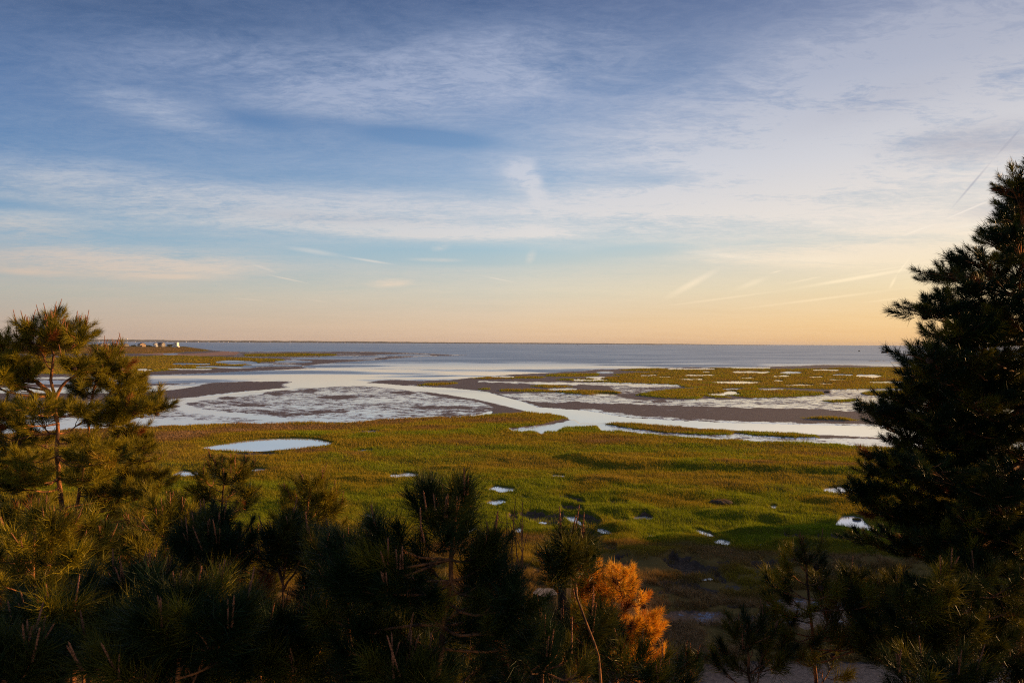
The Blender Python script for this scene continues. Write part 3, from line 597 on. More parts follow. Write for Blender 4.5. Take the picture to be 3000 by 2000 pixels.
def needles_mesh(name, tufts, per, w, ln, parent, mat):
    key = (per, w, ln)
    if key not in _tmpl: _tmpl[key] = [tuft_template(per, 11+k, ln, w) for k in range(6)]
    T = _tmpl[key]
    P = np.array([t[0] for t in tufts]); D = np.array([t[1] for t in tufts]); S = np.array([t[2] for t in tufts]); C = np.array([t[3] for t in tufts])
    roll = rng.uniform(0, 6.28, len(P)); M = frame_to(D, roll); Vs, Cs = [], []
    kid = rng.integers(0, 6, len(P))
    for k in range(6):
        m = kid == k
        if not m.any(): continue
        V = np.einsum('tij,nvj->tnvi', M[m], T[k])*S[m][:, None, None, None] + P[m][:, None, None, :]
        Vs.append(V.reshape(-1, 3)); Cs.append(np.repeat(C[m], T[k].shape[0]*5))
    V = np.concatenate(Vs); n = len(V)//5; i = np.arange(n)*5
    quads = np.stack([i, i+1, i+2, i+3], 1); tris = np.stack([i+3, i+2, i+4], 1)
    o = mesh_np(name, V, tris=tris, quads=quads, mat=mat, parent=parent)
    attr(o, 'tone', np.concatenate(Cs) + np.repeat(rng.normal(0, .05, n), 5))
    return o
def mat_needles(name, dark, light, dead, gloss=.35):
    m, nt, b = newmat(name); N = NB(nt); t = N.attr('tone').outputs['Fac']
    c = N.mix(N.rng(t, .1, 1.0), dark, light); c = N.mix(N.rng(t, 1.2, 1.6), c, dead)
    N.l(c, b.inputs['Base Color']); b.inputs['Roughness'].default_value = .45; b.inputs['Specular IOR Level'].default_value = gloss
    tr = N.n('ShaderNodeBsdfTranslucent'); N.l(c, tr.inputs[0]); mx = N.n('ShaderNodeMixShader'); mx.inputs[0].default_value = .16
    N.l(b.outputs[0], mx.inputs[1]); N.l(tr.outputs[0], mx.inputs[2]); N.l(mx.outputs[0], nt.nodes['Material Output'].inputs[0])
    return m
DEAD = (.25, .075, .020)
M_NEED = mat_needles('pine_needles', (.013, .030, .009), (.285, .225, .012), DEAD, .14)  # sunlit gold and shade-dark green put into the needle colour, picked by tone
M_ORANGE = mat_needles('dying_pine_needles', (.50, .13, .012), (.92, .50, .035), (.16, .06, .02), .15)
M_BARK, nt, b = newmat('pine_bark'); N = NB(nt)
k1 = N.noise(14, 5, .65, (1, 1, .35)); k2 = N.noise(50, 4, .6)
N.l(N.mix(N.rng(k1, .4, .6), (.060, .028, .014), (.46, .175, .055)), b.inputs['Base Color']); b.inputs['Roughness'].default_value = .9
bp = N.n('ShaderNodeBump'); bp.inputs['Distance'].default_value = .012; bp.inputs['Strength'].default_value = .9
N.l(N.m('ADD', k1, N.m('MULTIPLY', k2, .3)), bp.inputs['Height']); N.l(bp.outputs[0], b.inputs['Normal'])
M_CANDLE, nt, b = newmat('pine_candle'); N = NB(nt)
N.l(N.mix(N.rng(N.noise(160, 3), .4, .62), (.17, .058, .024), (.46, .18, .075)), b.inputs['Base Color']); b.inputs['Roughness'].default_value = .8
M_CONE, nt, b = newmat('pine_cone'); N = NB(nt)
N.l(N.mix(N.rng(N.noise(90, 3), .4, .6), (.05, .028, .016), (.17, .09, .05)), b.inputs['Base Color']); b.inputs['Roughness'].default_value = .85

# one candle (new shoot, scaly) and one cone, shared by every copy
def lathe(prof, sides, twist=0, star=0):
    V = []; q = []
    for i, (r, z) in enumerate(prof):
        for k in range(sides):
            a = 2*math.pi*k/sides + twist*i; rr = r*(1+star*(1 if (k+i) % 2 else -1))
            V.append((rr*math.cos(a), rr*math.sin(a), z))
    for i in range(len(prof)-1):
        for k in range(sides):
            a = i*sides+k; c = i*sides+(k+1) % sides; q.append((a, c, c+sides, a+sides))
    return np.array(V), q
pr = [(.0055+(.0012 if i % 2 else 0)-.0022*(i/22)**2, .15*i/22) for i in range(23)] + [(.0008, .158)]
Vc, qc = lathe(pr, 8, .35, .12); candle0 = mesh_np('candle', Vc, quads=qc, mat=M_CANDLE, smooth=False)
candle_me = candle0.data; bpy.data.objects.remove(candle0)
pr = [(.004, 0)] + [((.024*math.sin(math.pi*min(.98, (i+1.6)/12))**.7)*(1.25 if i % 2 else .82), .006+.055*i/11) for i in range(12)] + [(.002, .064)]
Vc, qc = lathe(pr, 10, .3, .10); cone0 = mesh_np('cone', Vc, quads=qc, mat=M_CONE); cone_me = cone0.data; bpy.data.objects.remove(cone0)

class Pine:
    def __init__(s, label, depth, seed, name='pine_tree', cat='pine tree', group='pines on the bluff', per=110, w=.0026, ln=.105, density=1.0, tone=.4, tsize=1.0, mat=None, dead=.01, candles=40, cones=0, twig=1.0, up=.55, flat=False, clump=0, cr=.2):
        s.clump = clump; s.cr = cr
        s.flat = flat
        s.r = random.Random(seed); s.depth = depth; s.name = name; s.label = label; s.cat = cat; s.group = group
        s.per = int(per*1.25); s.w = w*1.1; s.ln = ln*1.22; s.density = density*1.45; s.tone = tone; s.tsize = tsize; s.mat = mat or M_NEED; s.dead = dead
        s.nc = candles; s.ncone = cones; s.twig = twig; s.up = up
        s.tr = ([], [], 0); s.br = ([], [], 0); s.tufts = []; s.trunk = None; s.stations = []
    def _add(s, which, V, q):
        A = s.tr if which == 't' else s.br
        A[0].append(V); A[1].extend([[i+A[2] for i in f] for f in q]); A = (A[0], A[1], A[2]+len(V))
        if which == 't': s.tr = A
        else: s.br = A
    def add_trunk(s, pix, r0, r1, depth=None, down=True):       # pixel list from the top down, last carried to the ground
        d = depth or s.depth; P = [at(x, y, d if len(e) == 0 else e[0]) for x, y, *e in pix][::-1]
        if down:
            b = P[0].copy(); b[0] += s.r.uniform(-.1, .1); b[2] = float(hill_z(b[0], b[1])) - .25
            if P[0][2] - b[2] > .1: P.insert(0, b)
        P = np.array(P); fine = []
        for i in range(len(P)-1):
            n = max(2, int(np.linalg.norm(P[i+1]-P[i])/.12))
            for k in range(n):
                t = k/n; t = t*t*(3-2*t)*.25 + t*.75; fine.append(P[i]+(P[i+1]-P[i])*t + np.array([s.r.gauss(0, .006), s.r.gauss(0, .006), 0]))
        fine.append(P[-1]); fine = np.array(fine)
        cum = np.concatenate([[0], np.cumsum(np.linalg.norm(np.diff(fine, axis=0), axis=1))]); cum /= cum[-1]
        V, q = tube(fine, r0+(r1-r0)*cum**.8, 9); s._add('t', V, q)
        s.stations.append((fine, r0+(r1-r0)*cum**.8)); 
        if s.trunk is None: s.trunk = fine
        s.tufts.append((fine[-1], np.array([s.r.gauss(0, .15), s.r.gauss(0, .15), 1.0]), s.tsize*1.05, s._t(), 1))
        return fine
    def _t(s):
        return 2.0 if s.r.random() < s.dead else s.tone + s.r.gauss(0, .26)
    def limb_to(s, tip, st=None, r0=None, foliage=(.35, 1.0), rise=.25, dens=1.0):
        r = s.r; tip = np.asarray(tip, float)
        stt, rad = s.stations[st] if st is not None else min(s.stations, key=lambda q: np.min(np.linalg.norm(q[0]-tip, axis=1)))
        hd = np.hypot(stt[:, 0]-tip[0], stt[:, 1]-tip[1])
        target = tip[2] - rise*hd - r.uniform(0, .12)
        i = int(np.argmin(np.abs(stt[:, 2]-target) + .15*hd)); i = min(i, len(stt)-2)
        p0 = stt[i]; L = np.linalg.norm(tip-p0)
        if L < .05: return
        path = curve(p0, tip, max(5, int(L/.14)), sag=.10 if rise >= 0 else -.05, wob=.035, rs=r)
        rr = r0 or min(rad[i]*.55, .008+.014*L)
        V, q = tube(path, np.linspace(rr, .0045, len(path)), 6); s._add('b', V, q)
        s.foliage(path, L, foliage, dens)
        n_c = int(s.clump*r.uniform(.6, 1.3)); R_ = s.cr*r.uniform(.7, 1.25)
        for k in range(n_c):
            v = np.array([r.gauss(0, 1), r.gauss(0, 1), abs(r.gauss(0, 1))*.7-.15]); v /= np.linalg.norm(v); rr_ = r.uniform(.35, 1.0)
            e = tip + v*np.array([R_*1.25, R_*1.25, R_*.62])*rr_
            V, q = tube(np.array([path[-2 if k % 2 else -3], tip+(e-tip)*.4+np.array([0, 0, -.02]), e]), [.005, .004, .003], 4); s._add('b', V, q)
            s.tuft(e, v*.8+np.array([0, 0, s.up*.8]))
        return path
    def limb(s, px, py, dd=0.0, **k): return s.limb_to(at(px, py, s.depth+dd), **k)
    def foliage(s, path, L, span, dens=1.0):
        r = s.r; n = len(path)
        cum = np.linspace(0, 1, n); end = path[-1]; dirn = path[-1]-path[-2]; dirn /= np.linalg.norm(dirn)
        s.tuft(end, dirn + np.array([0, 0, s.up]))
        step = .105/(s.density*dens); m = max(1, int(L*(span[1]-span[0])/step))
        for k in range(m):
            t = span[0] + (span[1]-span[0])*(k+r.random()*.6)/m
            f = t*(n-1); i = min(int(f), n-2); p = path[i]+(path[i+1]-path[i])*(f-i)
            d = path[i+1]-path[i]; d = d/np.linalg.norm(d)
            sd = np.cross(d, [0, 0, 1.0]); sd /= np.linalg.norm(sd)+1e-6
            sg = 1 if k % 2 else -1
            dv = d*r.uniform(.4, .9) + sd*sg*r.uniform(.5, 1.0) + np.array([0, 0, r.uniform(-.14, .16) if s.flat else r.uniform(-.1, .55)])
            dv /= np.linalg.norm(dv)
            l2 = s.twig*(.10 + .30*L**.7*(1-t*.75)*r.uniform(.4, 1.0)); l2 = min(l2, .55)
            e = p+dv*l2 + np.array([0, 0, .12*l2])
            tp = curve(p, e, 3, sag=.08, wob=.05, rs=r)
            V, q = tube(tp, np.linspace(.0055, .003, 4), 4); s._add('b', V, q)
            s.tuft(e, dv*.8+np.array([0, 0, s.up]))
            if l2 > .16:
                for j in range(int(l2/.10)):
                    tt_ = r.uniform(.35, .95); pp = p+(e-p)*tt_
                    dd = dv*.5 + np.cross(dv, [0, 0, 1.0])*r.choice((-1, 1))*r.uniform(.3, .9) + np.array([0, 0, r.uniform(-.1, .3) if s.flat else r.uniform(0, .7)])
                    dd /= np.linalg.norm(dd); ee = pp+dd*r.uniform(.05, .14)
                    V, q = tube(np.array([pp, ee]), [.004, .0025], 4); s._add('b', V, q)
                    s.tuft(ee, dd*.8+np.array([0, 0, s.up]))
    def tuft(s, p, d):
        s.tufts.append((np.asarray(p)+np.asarray(d)/np.linalg.norm(d)*.05*s.tsize, np.asarray(d), s.tsize*s.r.choice((.55, .8, .9, 1.0, 1.1, 1.2))*s.r.uniform(.9, 1.1), s._t(), 0))
    def finish(s):
        b = s.trunk[0]; root = thing(s.name, s.label, s.cat, tuple(b), s.group)
        off = np.array([float(c) for c in b])
        V = np.concatenate(s.tr[0])-off; mesh_np('trunk', V, quads=s.tr[1], mat=M_BARK, parent=root, smooth=True)
        if s.br[0]: mesh_np('branches', np.concatenate(s.br[0])-off, quads=s.br[1], mat=M_BARK, parent=root, smooth=True)
        T = [(t[0]-off, t[1], t[2], t[3]) for t in s.tufts]
        needles_mesh('crown', T, s.per, s.w, s.ln, root, s.mat)
        # candles stand on the tips that face up; cones sit below tips
        idx = sorted(range(len(T)), key=lambda i: -(T[i][0][2] + s.r.uniform(0, .9)))
        left = min(s.nc, 96)
        for i in idx:
            if left <= 0: break
            if T[i][3] > 1: continue
            for k in range(min(left, s.r.choice((1, 2, 2, 3)))):
                d = Vector(T[i][1]).normalized()*.45 + Vector((s.r.gauss(0, .16), s.r.gauss(0, .16), 1.0))
                c = bpy.data.objects.new('candle', candle_me); COL.objects.link(c); c.parent = root
                c.location = Vector(T[i][0]) + Vector((s.r.gauss(0, .006), s.r.gauss(0, .006), -.015))
                c.rotation_euler = d.to_track_quat('Z', 'Y').to_euler(); z = s.r.uniform(.55, 1.25)*s.tsize*(1.0 if k == 0 else .7)
                c.scale = (s.tsize*.78, s.tsize*.78, z); left -= 1
        for i in s.r.sample(range(len(T)), min(s.ncone, len(T))):
            c = bpy.data.objects.new('cone', cone_me); COL.objects.link(c); c.parent = root
            c.location = Vector(T[i][0]) - Vector(T[i][1]).normalized()*.16; c.rotation_euler = (s.r.uniform(1, 2.6), 0, s.r.uniform(0, 6.3))
        s.n = len(T); return root

def run_tree(label, depth, seed, trunks, tips, extra=(), **k):
    p = Pine(label, depth, seed, **k)
    for t in trunks: p.add_trunk(*t)
    for t in tips: p.limb(t[0], t[1], t[2] if len(t) > 2 else p.r.uniform(-.35, .35))
    for t, kw in extra: p.limb(*t, **kw)
    p.finish(); return p
total = []
# --- unseen shoulder of the bluff, added right of the frame to shade the near marsh
def shoulder_h(x, y):
    a = np.clip((x-92)/16, 0, 1)*np.clip((420-x)/40, 0, 1)*np.clip((y+60)/40, 0, 1)*np.clip((90-y)/13, 0, 1)
    a = a*a*(3-2*a); return a*(20.5 + 5*(fbm(x/9, y/9, 4, 41)-.5) + 6*(fbm(x/2.4, y/2.4, 3, 43)-.5)) - .4
grid_mesh('unseen_shoulder', np.linspace(84, 425, 420), np.linspace(-64, 98, 200), shoulder_h, mh)
# --- far shore, a long low wooded strip
mf, nt, b = newmat('far_woods'); N = NB(nt)
N.l(N.mix(N.noise(.02, 5, .6), (.030, .040, .028), (.060, .062, .045)), b.inputs['Base Color']); b.inputs['Roughness'].default_value = 1
D = 14000; us = np.arange(-900, 2250, 4.0); xs = (us-1500)/F*D
hp = np.interp(us, [-900, 0, 370, 700, 1050, 1300, 1700, 2000, 2250], [8.0, 7.6, 6.6, 5.2, 5.0, 3.6, 3.0, 2.0, .5])*D/F*(.8+.45*fbm(us/26, us*0, 4, 90))
rows = [(0, 0), (40, .55), (160, .9), (500, 1.0), (1200, .7), (1800, 0)]
V = np.concatenate([np.stack([xs*(1+a/D), np.full_like(xs, D+a), hp*k - .3], 1) for a, k in rows]); nn_ = len(xs)
ii = np.concatenate([np.arange(nn_-1)+k*nn_ for k in range(len(rows)-1)])
fs = mesh_np('far_shore', V, quads=np.stack([ii, ii+1, ii+nn_+1, ii+nn_], 1), mat=mf); fs['kind'] = 'structure'
V = []; q = []
for k, (x0, x1, d, h, w) in enumerate(((2540, 3300, 6500, 2.0, 150), (1890, 1945, 8000, 3, 60), (2640, 2760, 5200, 2.2, 60))):
    m = 26
    for i in range(m+1):
        t = i/m; u = x0+(x1-x0)*t; e = math.sin(math.pi*t)**.35*h*(.6+.5*random.random())
        V += [((u-1500)/F*d, d, -.2), ((u-1500)/F*d, d+w/2, e), ((u-1500)/F*(d+w), d+w, -.2)]
        if i < m:
            o_ = k*(m+1)*3+i*3; q += [(o_, o_+3, o_+4, o_+1), (o_+1, o_+4, o_+5, o_+2)]
sb = mesh_np('far_sandbar', np.array(V), quads=q, mat=mg); sb['kind'] = 'structure'
# --- houses
def flat(name, c, r=.7):
    m, nt, b = newmat(name); N = NB(nt); n = N.noise(.9, 3, .5)
    N.l(N.mix(n, tuple(x*.85 for x in c), tuple(min(1, x*1.1) for x in c)), b.inputs['Base Color']); b.inputs['Roughness'].default_value = r; return m
M_WHITE = flat('white_clapboard', (.75, .72, .68)); M_GREY = flat('grey_shingle_wall', (.24, .21, .19)); M_TAN = flat('cedar_wall', (.48, .33, .21))
M_ROOF = flat('grey_roof', (.13, .12, .12)); M_LROOF = flat('pale_roof', (.38, .35, .33)); M_GLASS = flat('window_glass', (.04, .05, .07), .15); M_BRICK = flat('chimney_brick', (.30, .14, .09)); M_YEL = flat('yellow_wall', (.72, .52, .24))
class MB:
    def __init__(s): s.V = []; s.q = []; s.t = []
    def box(s, x0, x1, y0, y1, z0, z1):
        b = len(s.V); s.V += [(x, y, z) for z in (z0, z1) for x, y in ((x0, y0), (x1, y0), (x1, y1), (x0, y1))]
        s.q += [tuple(b+i for i in f) for f in ((3, 2, 1, 0), (4, 5, 6, 7), (0, 1, 5, 4), (1, 2, 6, 5), (2, 3, 7, 6), (3, 0, 4, 7))]; return s
    def gable(s, x0, x1, y0, y1, z0, h, th=.25, ov=.5):      # ridge along X
        ym = (y0+y1)/2
        for sg, ye in ((-1, y0-ov), (1, y1+ov)):
            zl = z0 - ov*h/((y1-y0)/2); b = len(s.V)
            s.V += [(x, y, z) for x in (x0-ov, x1+ov) for y, z in ((ye, zl), (ym, z0+h), (ym, z0+h+th), (ye, zl+th))]
            s.q += [tuple(b+i for i in f) for f in ((0, 1, 2, 3), (7, 6, 5, 4), (0, 4, 5, 1), (1, 5, 6, 2), (2, 6, 7, 3), (3, 7, 4, 0))]
        return s
    def gwall(s, x0, x1, y0, y1, z0, h):                     # the two gable triangles as a solid prism
        b = len(s.V); ym = (y0+y1)/2
        s.V += [(x0, y0, z0), (x0, y1, z0), (x0, ym, z0+h), (x1, y0, z0), (x1, y1, z0), (x1, ym, z0+h)]
        s.t += [(b, b+1, b+2), (b+5, b+4, b+3)]; return s
    def build(s, name, mat, par): return mesh_np(name, np.array(s.V), tris=s.t or None, quads=s.q or None, mat=mat, parent=par)
def house(label, px, base, wpx, hpx, wall, roof, rot=0, deep=.8, storeys=1, wing=False, z=0.1, group='beach houses on the spit', deck=False):
    g = ground_pt(px, base, z); k = g[1]/F; w = wpx*k; h = hpx*k; wh = h*(.62 if storeys == 1 else .72); rh = h-wh-.25; d = w*deep
    r = thing('beach_house', label, 'house', tuple(g), group); r.rotation_euler[2] = R(rot)
    a = MB().box(-w/2, w/2, -d/2, d/2, 0, wh).gwall(-w/2, w/2, -d/2, d/2, wh, rh)
    if wing: a.box(w/2, w*.85, -d*.3, d*.35, 0, wh*.6)
    a.build('wall', wall, r)
    m = MB().gable(-w/2, w/2, -d/2, d/2, wh, rh)
    if wing: m.box(w/2-.1, w*.88, -d*.33, d*.38, wh*.6+.01, wh*.6+.3)
    rf = m.build('roof', roof, r); MB().box(w*.18, w*.18+1.0, -.2, .9, wh+rh*.3, wh+rh+1.0).build('chimney', M_BRICK, r)
    n = 3 if w > 9 else 2
    for st in range(storeys):
        zc = wh*(st+.55)/storeys
        for i in range(n):
            xc = -w/2 + w*(i+.5)/n; MB().box(xc-.8, xc+.8, -d/2-.06, -d/2+.02, zc-.9, zc+.8).build('window', M_GLASS, r)
        for i in (-.25, .25): MB().box(w/2-.02, w/2+.06, i*d-.6, i*d+.6, zc-.9, zc+.8).build('window', M_GLASS, r)
    MB().box(-w*.05-.5, -w*.05+.6, -d/2-.12, -d/2-.06, .05, 2.2).build('door', M_WHITE, r)
    if deck: MB().box(-w/2-1.2, w/2+1.5, -d/2-3, -d/2-.13, .9, 1.15).build('deck', M_WHITE, r)
house('grey house with pale gable, leftmost of the row on the spit', 298, 1014, 17, 8.5, M_GREY, M_ROOF, -35)
house('small pale house second in the row on the spit', 319, 1014, 11, 10, M_WHITE, M_LROOF, -50)
house('low grey roofed cottage third in the row on the spit', 340, 1014.5, 17, 8, M_GREY, M_ROOF, -30)
house('pale cottage with sunlit gable fourth in the row on the spit', 366, 1014.5, 18, 9, M_GREY, M_LROOF, -40)
house('warm cedar house with tall gable standing apart in the middle of the spit', 415, 1015.5, 20, 11.5, M_TAN, M_ROOF, -42, wing=True)
house('white house with stepped wing left of the big two storey house', 456, 1015.5, 12, 11.5, M_WHITE, M_ROOF, -45, storeys=2, wing=True)
house('big two storey house with white deck rails and dark windows', 472, 1015.5, 17, 12.5, M_GREY, M_ROOF, -15, storeys=2, deck=True)
def tower_house(px, base):
    g = ground_pt(px, base, .1); k = g[1]/F; r = thing('tower_house', 'white tall house with one long slanting roof at the end of the spit', 'house', tuple(g), 'beach houses on the spit'); r.rotation_euler[2] = R(-12)
    w, h, d = 11*k, 13.5*k, 9*k; V = [(-w*1.0, -d/2, 0), (w*.55, -d/2, 0), (w*.55, -d/2, h), (w*.05, -d/2, h), (-w*1.0, -d/2, h*.28)]
    V += [(x, d/2, z) for x, y, z in V]; q = [(0, 1, 6, 5), (1, 2, 7, 6), (2, 3, 8, 7), (3, 4, 9, 8), (4, 0, 5, 9), (1, 0, 4, 3), (5, 6, 8, 9)]
    mesh_np('wall', np.array(V), quads=q, tris=[(1, 3, 2), (6, 7, 8)], mat=M_WHITE, parent=r)
    V = [(-w*1.06, -d/2-.4, h*.28-.3), (w*.05, -d/2-.4, h+.05), (w*.05, d/2+.4, h+.05), (-w*1.06, d/2+.4, h*.28-.3)]; V += [(x, y, z+.35) for x, y, z in V]
    mesh_np('roof', np.array(V), quads=[(3, 2, 1, 0), (4, 5, 6, 7), (0, 1, 5, 4), (1, 2, 6, 5), (2, 3, 7, 6), (3, 0, 4, 7)], mat=M_ROOF, parent=r)
    for x, z in ((-w*.1, h*.3), (w*.3, h*.3), (w*.3, h*.7), (w*.1, h*.7)): MB().box(x-.7, x+.7, -d/2-.07, -d/2+.02, z-1, z+1).build('window', M_GLASS, r)
    MB().box(w*.56, w*.95, -d*.4, d*.2, 0, h*.22).build('porch', M_WHITE, r)
tower_house(516, 1016.5)
house('yellow sunlit house among the trees at the far left edge', 62, 1011, 11, 8, M_YEL, M_ROOF, -50, group='houses behind the left pine', z=1)
# far specks
for k in range(26):
    px = [250, 262, 275, 290, 300, 318, 330, 350, 372, 395, 440, 455, 490, 520, 545, 580, 610, 640, 655, 668, 690, 730, 790, 850, 930, 1010][k]; x = (px-1500)/F*13900
    r = thing('shore_house', 'pale speck of a house along the far wooded shore', 'house', (x, 13900, 0), 'houses along the far shore')
    w = 9+6*random.random(); MB().box(-w, w, -6, 6, 0, 9).gwall(-w, w, -6, 6, 9, 5).build('wall', M_WHITE, r); MB().gable(-w, w, -6, 6, 9, 5, .4, 1).build('roof', M_LROOF, r)
r = thing('water_tower', 'pale water tower rising above the far wooded shore', 'water tower', ((371-1500)/F*14300, 14300, 20)); 
Vc, qc = lathe([(4, 0), (4, 28), (13, 32), (20, 38), (21, 46), (17, 53), (8, 57), (.1, 58)], 16); mesh_np('tank', Vc, quads=qc, mat=M_WHITE, parent=r)
# shrubs
M_SHRUB, nt, b = newmat('shrub_leaves'); N = NB(nt)
N.l(N.mix(N.noise(.35, 4), (.030, .042, .016), (.075, .080, .028)), b.inputs['Base Color']); b.inputs['Roughness'].default_value = .8
def shrub(label, px, base, wpx, hpx, n=500, group=None, z=.1, name='shrub'):
    g = ground_pt(px, base, z); k = g[1]/F; w, h = wpx*k, hpx*k
    r = thing(name, label, 'shrub', tuple(g), group); gg = np.random.default_rng(int(px*7))
    L = [(gg.uniform(-.38, .38)*w, gg.uniform(-.3, .3)*w, gg.uniform(.35, .7)*h, gg.uniform(.16, .28)*w, gg.uniform(.22, .36)*h) for _ in range(9)]
    P = []; 
    for _ in range(n):
        c = L[gg.integers(0, 9)]; v = gg.normal(0, 1, 3); v /= np.linalg.norm(v); rr = gg.uniform(.6, 1.05); P.append((c[0]+v[0]*c[3]*rr, c[1]+v[1]*c[3]*rr, max(.1, c[2]+v[2]*c[4]*rr)))
    P = np.array(P); s_ = .045*w; A = gg.normal(0, s_, (n, 3)); B = gg.normal(0, s_, (n, 3))
    V = np.stack([P-A, P-B, P+A, P+B], 1).reshape(-1, 3); mesh_np('crown', V, quads=np.arange(4*n).reshape(-1, 4), mat=M_SHRUB, parent=r)
    V = []; q = []
    for c in L[:5]:
        a, qq = tube(curve((0, 0, -.1), (c[0], c[1], c[2]), 4), np.linspace(.03*w/2, .01*w/2, 5), 5); q += [[i+len(V) for i in f] for f in qq]; V += a.tolist()
    mesh_np('trunk', np.array(V), quads=q, mat=M_BARK, parent=r)
for lab, px, base, w, h in (('round dark shrub between the two storey house and the white slanted house', 497, 1016, 17, 8), ('low dark shrub right of the cedar house', 436, 1015.5, 14, 5), ('dark shrub between the fourth cottage and the cedar house', 390, 1015, 13, 5),
        ('low shrubs left of the row of beach houses', 275, 1014, 24, 5), ('tall dark tree clump beside the yellow house', 40, 1011, 26, 11), ('dark tree clump right of the yellow house', 86, 1011.5, 26, 10), ('wide dark tree clump behind the tall left pine', 120, 1012, 40, 10), ('tree clump at the far left edge of the marsh', 8, 1011, 40, 9)):
    shrub(lab, px, base, w, h, group='trees and shrubs on the spit')
# peat clumps, rocks, boat
M_PEAT, nt, b = newmat('peat'); N = NB(nt); pn = N.noise(7, 5, .7)
N.l(N.mix(pn, (.035, .022, .014), (.11, .07, .045)), b.inputs['Base Color']); b.inputs['Roughness'].default_value = .95
bp = N.n('ShaderNodeBump'); bp.inputs['Distance'].default_value = .08; N.l(pn, bp.inputs['Height']); N.l(bp.outputs[0], b.inputs['Normal'])
def lump(name, cat, label, px, base, wpx, hpx, mat, z=0.0, top=None):
    g = ground_pt(px, base, z); k = g[1]/F; w, h = wpx*k, hpx*k*1.15; r = thing(name, label, cat, tuple(g))
    th = np.linspace(0, 2*math.pi, 40, endpoint=False); V = []; q = []; lv = [(1.0, -.15), (1.06, .15), (1.08, .45), (1.0, .75), (.85, .93), (.5, 1.0), (.02, 1.02)]
    sd_ = random.random()*99
    for f, zz_ in lv:
        n_ = .8+.45*fbm(np.cos(th)*2+sd_, np.sin(th)*2+sd_+zz_, 3, 5); V += np.stack([np.cos(th)*w/2*f*n_, np.sin(th)*w/3*f*n_, h*zz_*(.85+.3*fbm(np.cos(th)*3+sd_, np.sin(th)*3, 2, 8))], 1).tolist()
    for i in range(len(lv)-1):
        for k_ in range(40): a = i*40+k_; c = i*40+(k_+1) % 40; q.append((a, c, c+40, a+40))
    mesh_np('body', np.array(V), quads=q, mat=mat, parent=r, smooth=True)
    if top: 
        gg = np.random.default_rng(3); n = 260; a = gg.uniform(0, 6.28, n); rr = np.sqrt(gg.random(n))*.85; P = np.stack([np.cos(a)*w/2*rr, np.sin(a)*w/3*rr, np.full(n, h*.93)], 1)
        V = np.stack([P-[.012, 0, 0], P+[.012, 0, 0], P+np.stack([gg.normal(0, .05, n), gg.normal(0, .05, n), gg.uniform(.05, .14, n)], 1)], 1).reshape(-1, 3)
        o = mesh_np('grass_tuft', V, tris=np.arange(3*n).reshape(-1, 3), mat=mgrass, parent=r); attr(o, 'tone', np.full(3*n, .6))
lump('peat_clump', 'peat clump', 'dark oblong clump of peat lying on the bright green marsh', 2112, 1477, 56, 12, M_PEAT, .15, True)
lump('peat_clump', 'peat clump', 'small dark peat lump standing in the pond by the right pine', 2510, 1530, 26, 9, M_PEAT, 0, True)
lump('peat_clump', 'peat clump', 'low dark peat clump at the right end of a small oval pond', 1526, 1436, 28, 6, M_PEAT, .15, True)
lump('rock', 'rock', 'dark flat rock far out in the shallow water at the right', 2592, 1034, 17, 4.5, M_PEAT)
lump('rock', 'rock', 'tiny dark rock far out, left of the larger flat rock', 2517, 1029, 5, 2, M_PEAT)
lump('rock', 'rock', 'small dark rock on the mud at the edge of the right islands', 2424, 1150, 16, 4, M_PEAT, .03)
g = ground_pt(1693, 1011.5, 0); r = thing('motor_boat', 'tiny boat far out on the open sea', 'boat', tuple(g)); r.rotation_euler[2] = R(12)
k = g[1]/F; V = []; q = []; m = 12
for i in range(m+1):
    t = i/m; x = (t-.5)*9*k*.9; hw = 1.5*k*.5*(1-max(0, t-.45)**2*3.2) if t > .45 else 1.5*k*.5; hw = max(hw, .05); top = (1.0+.7*t*t)*k*.55
    V += [(x, -hw, top), (x, -hw*.6, -.3), (x, hw*.6, -.3), (x, hw, top)]
    if i < m: o_ = i*4; q += [(o_, o_+4, o_+5, o_+1), (o_+1, o_+5, o_+6, o_+2), (o_+2, o_+6, o_+7, o_+3), (o_+3, o_+7, o_+4, o_)]
q += [(0, 1, 2, 3), (m*4+3, m*4+2, m*4+1, m*4)]; mesh_np('hull', np.array(V), quads=q, mat=M_WHITE, parent=r)
MB().box(-1.5*k*.7, 1.0*k*.7, -.45*k*.7, .45*k*.7, .5*k, 1.9*k*.7).build('cabin', M_ROOF, r)
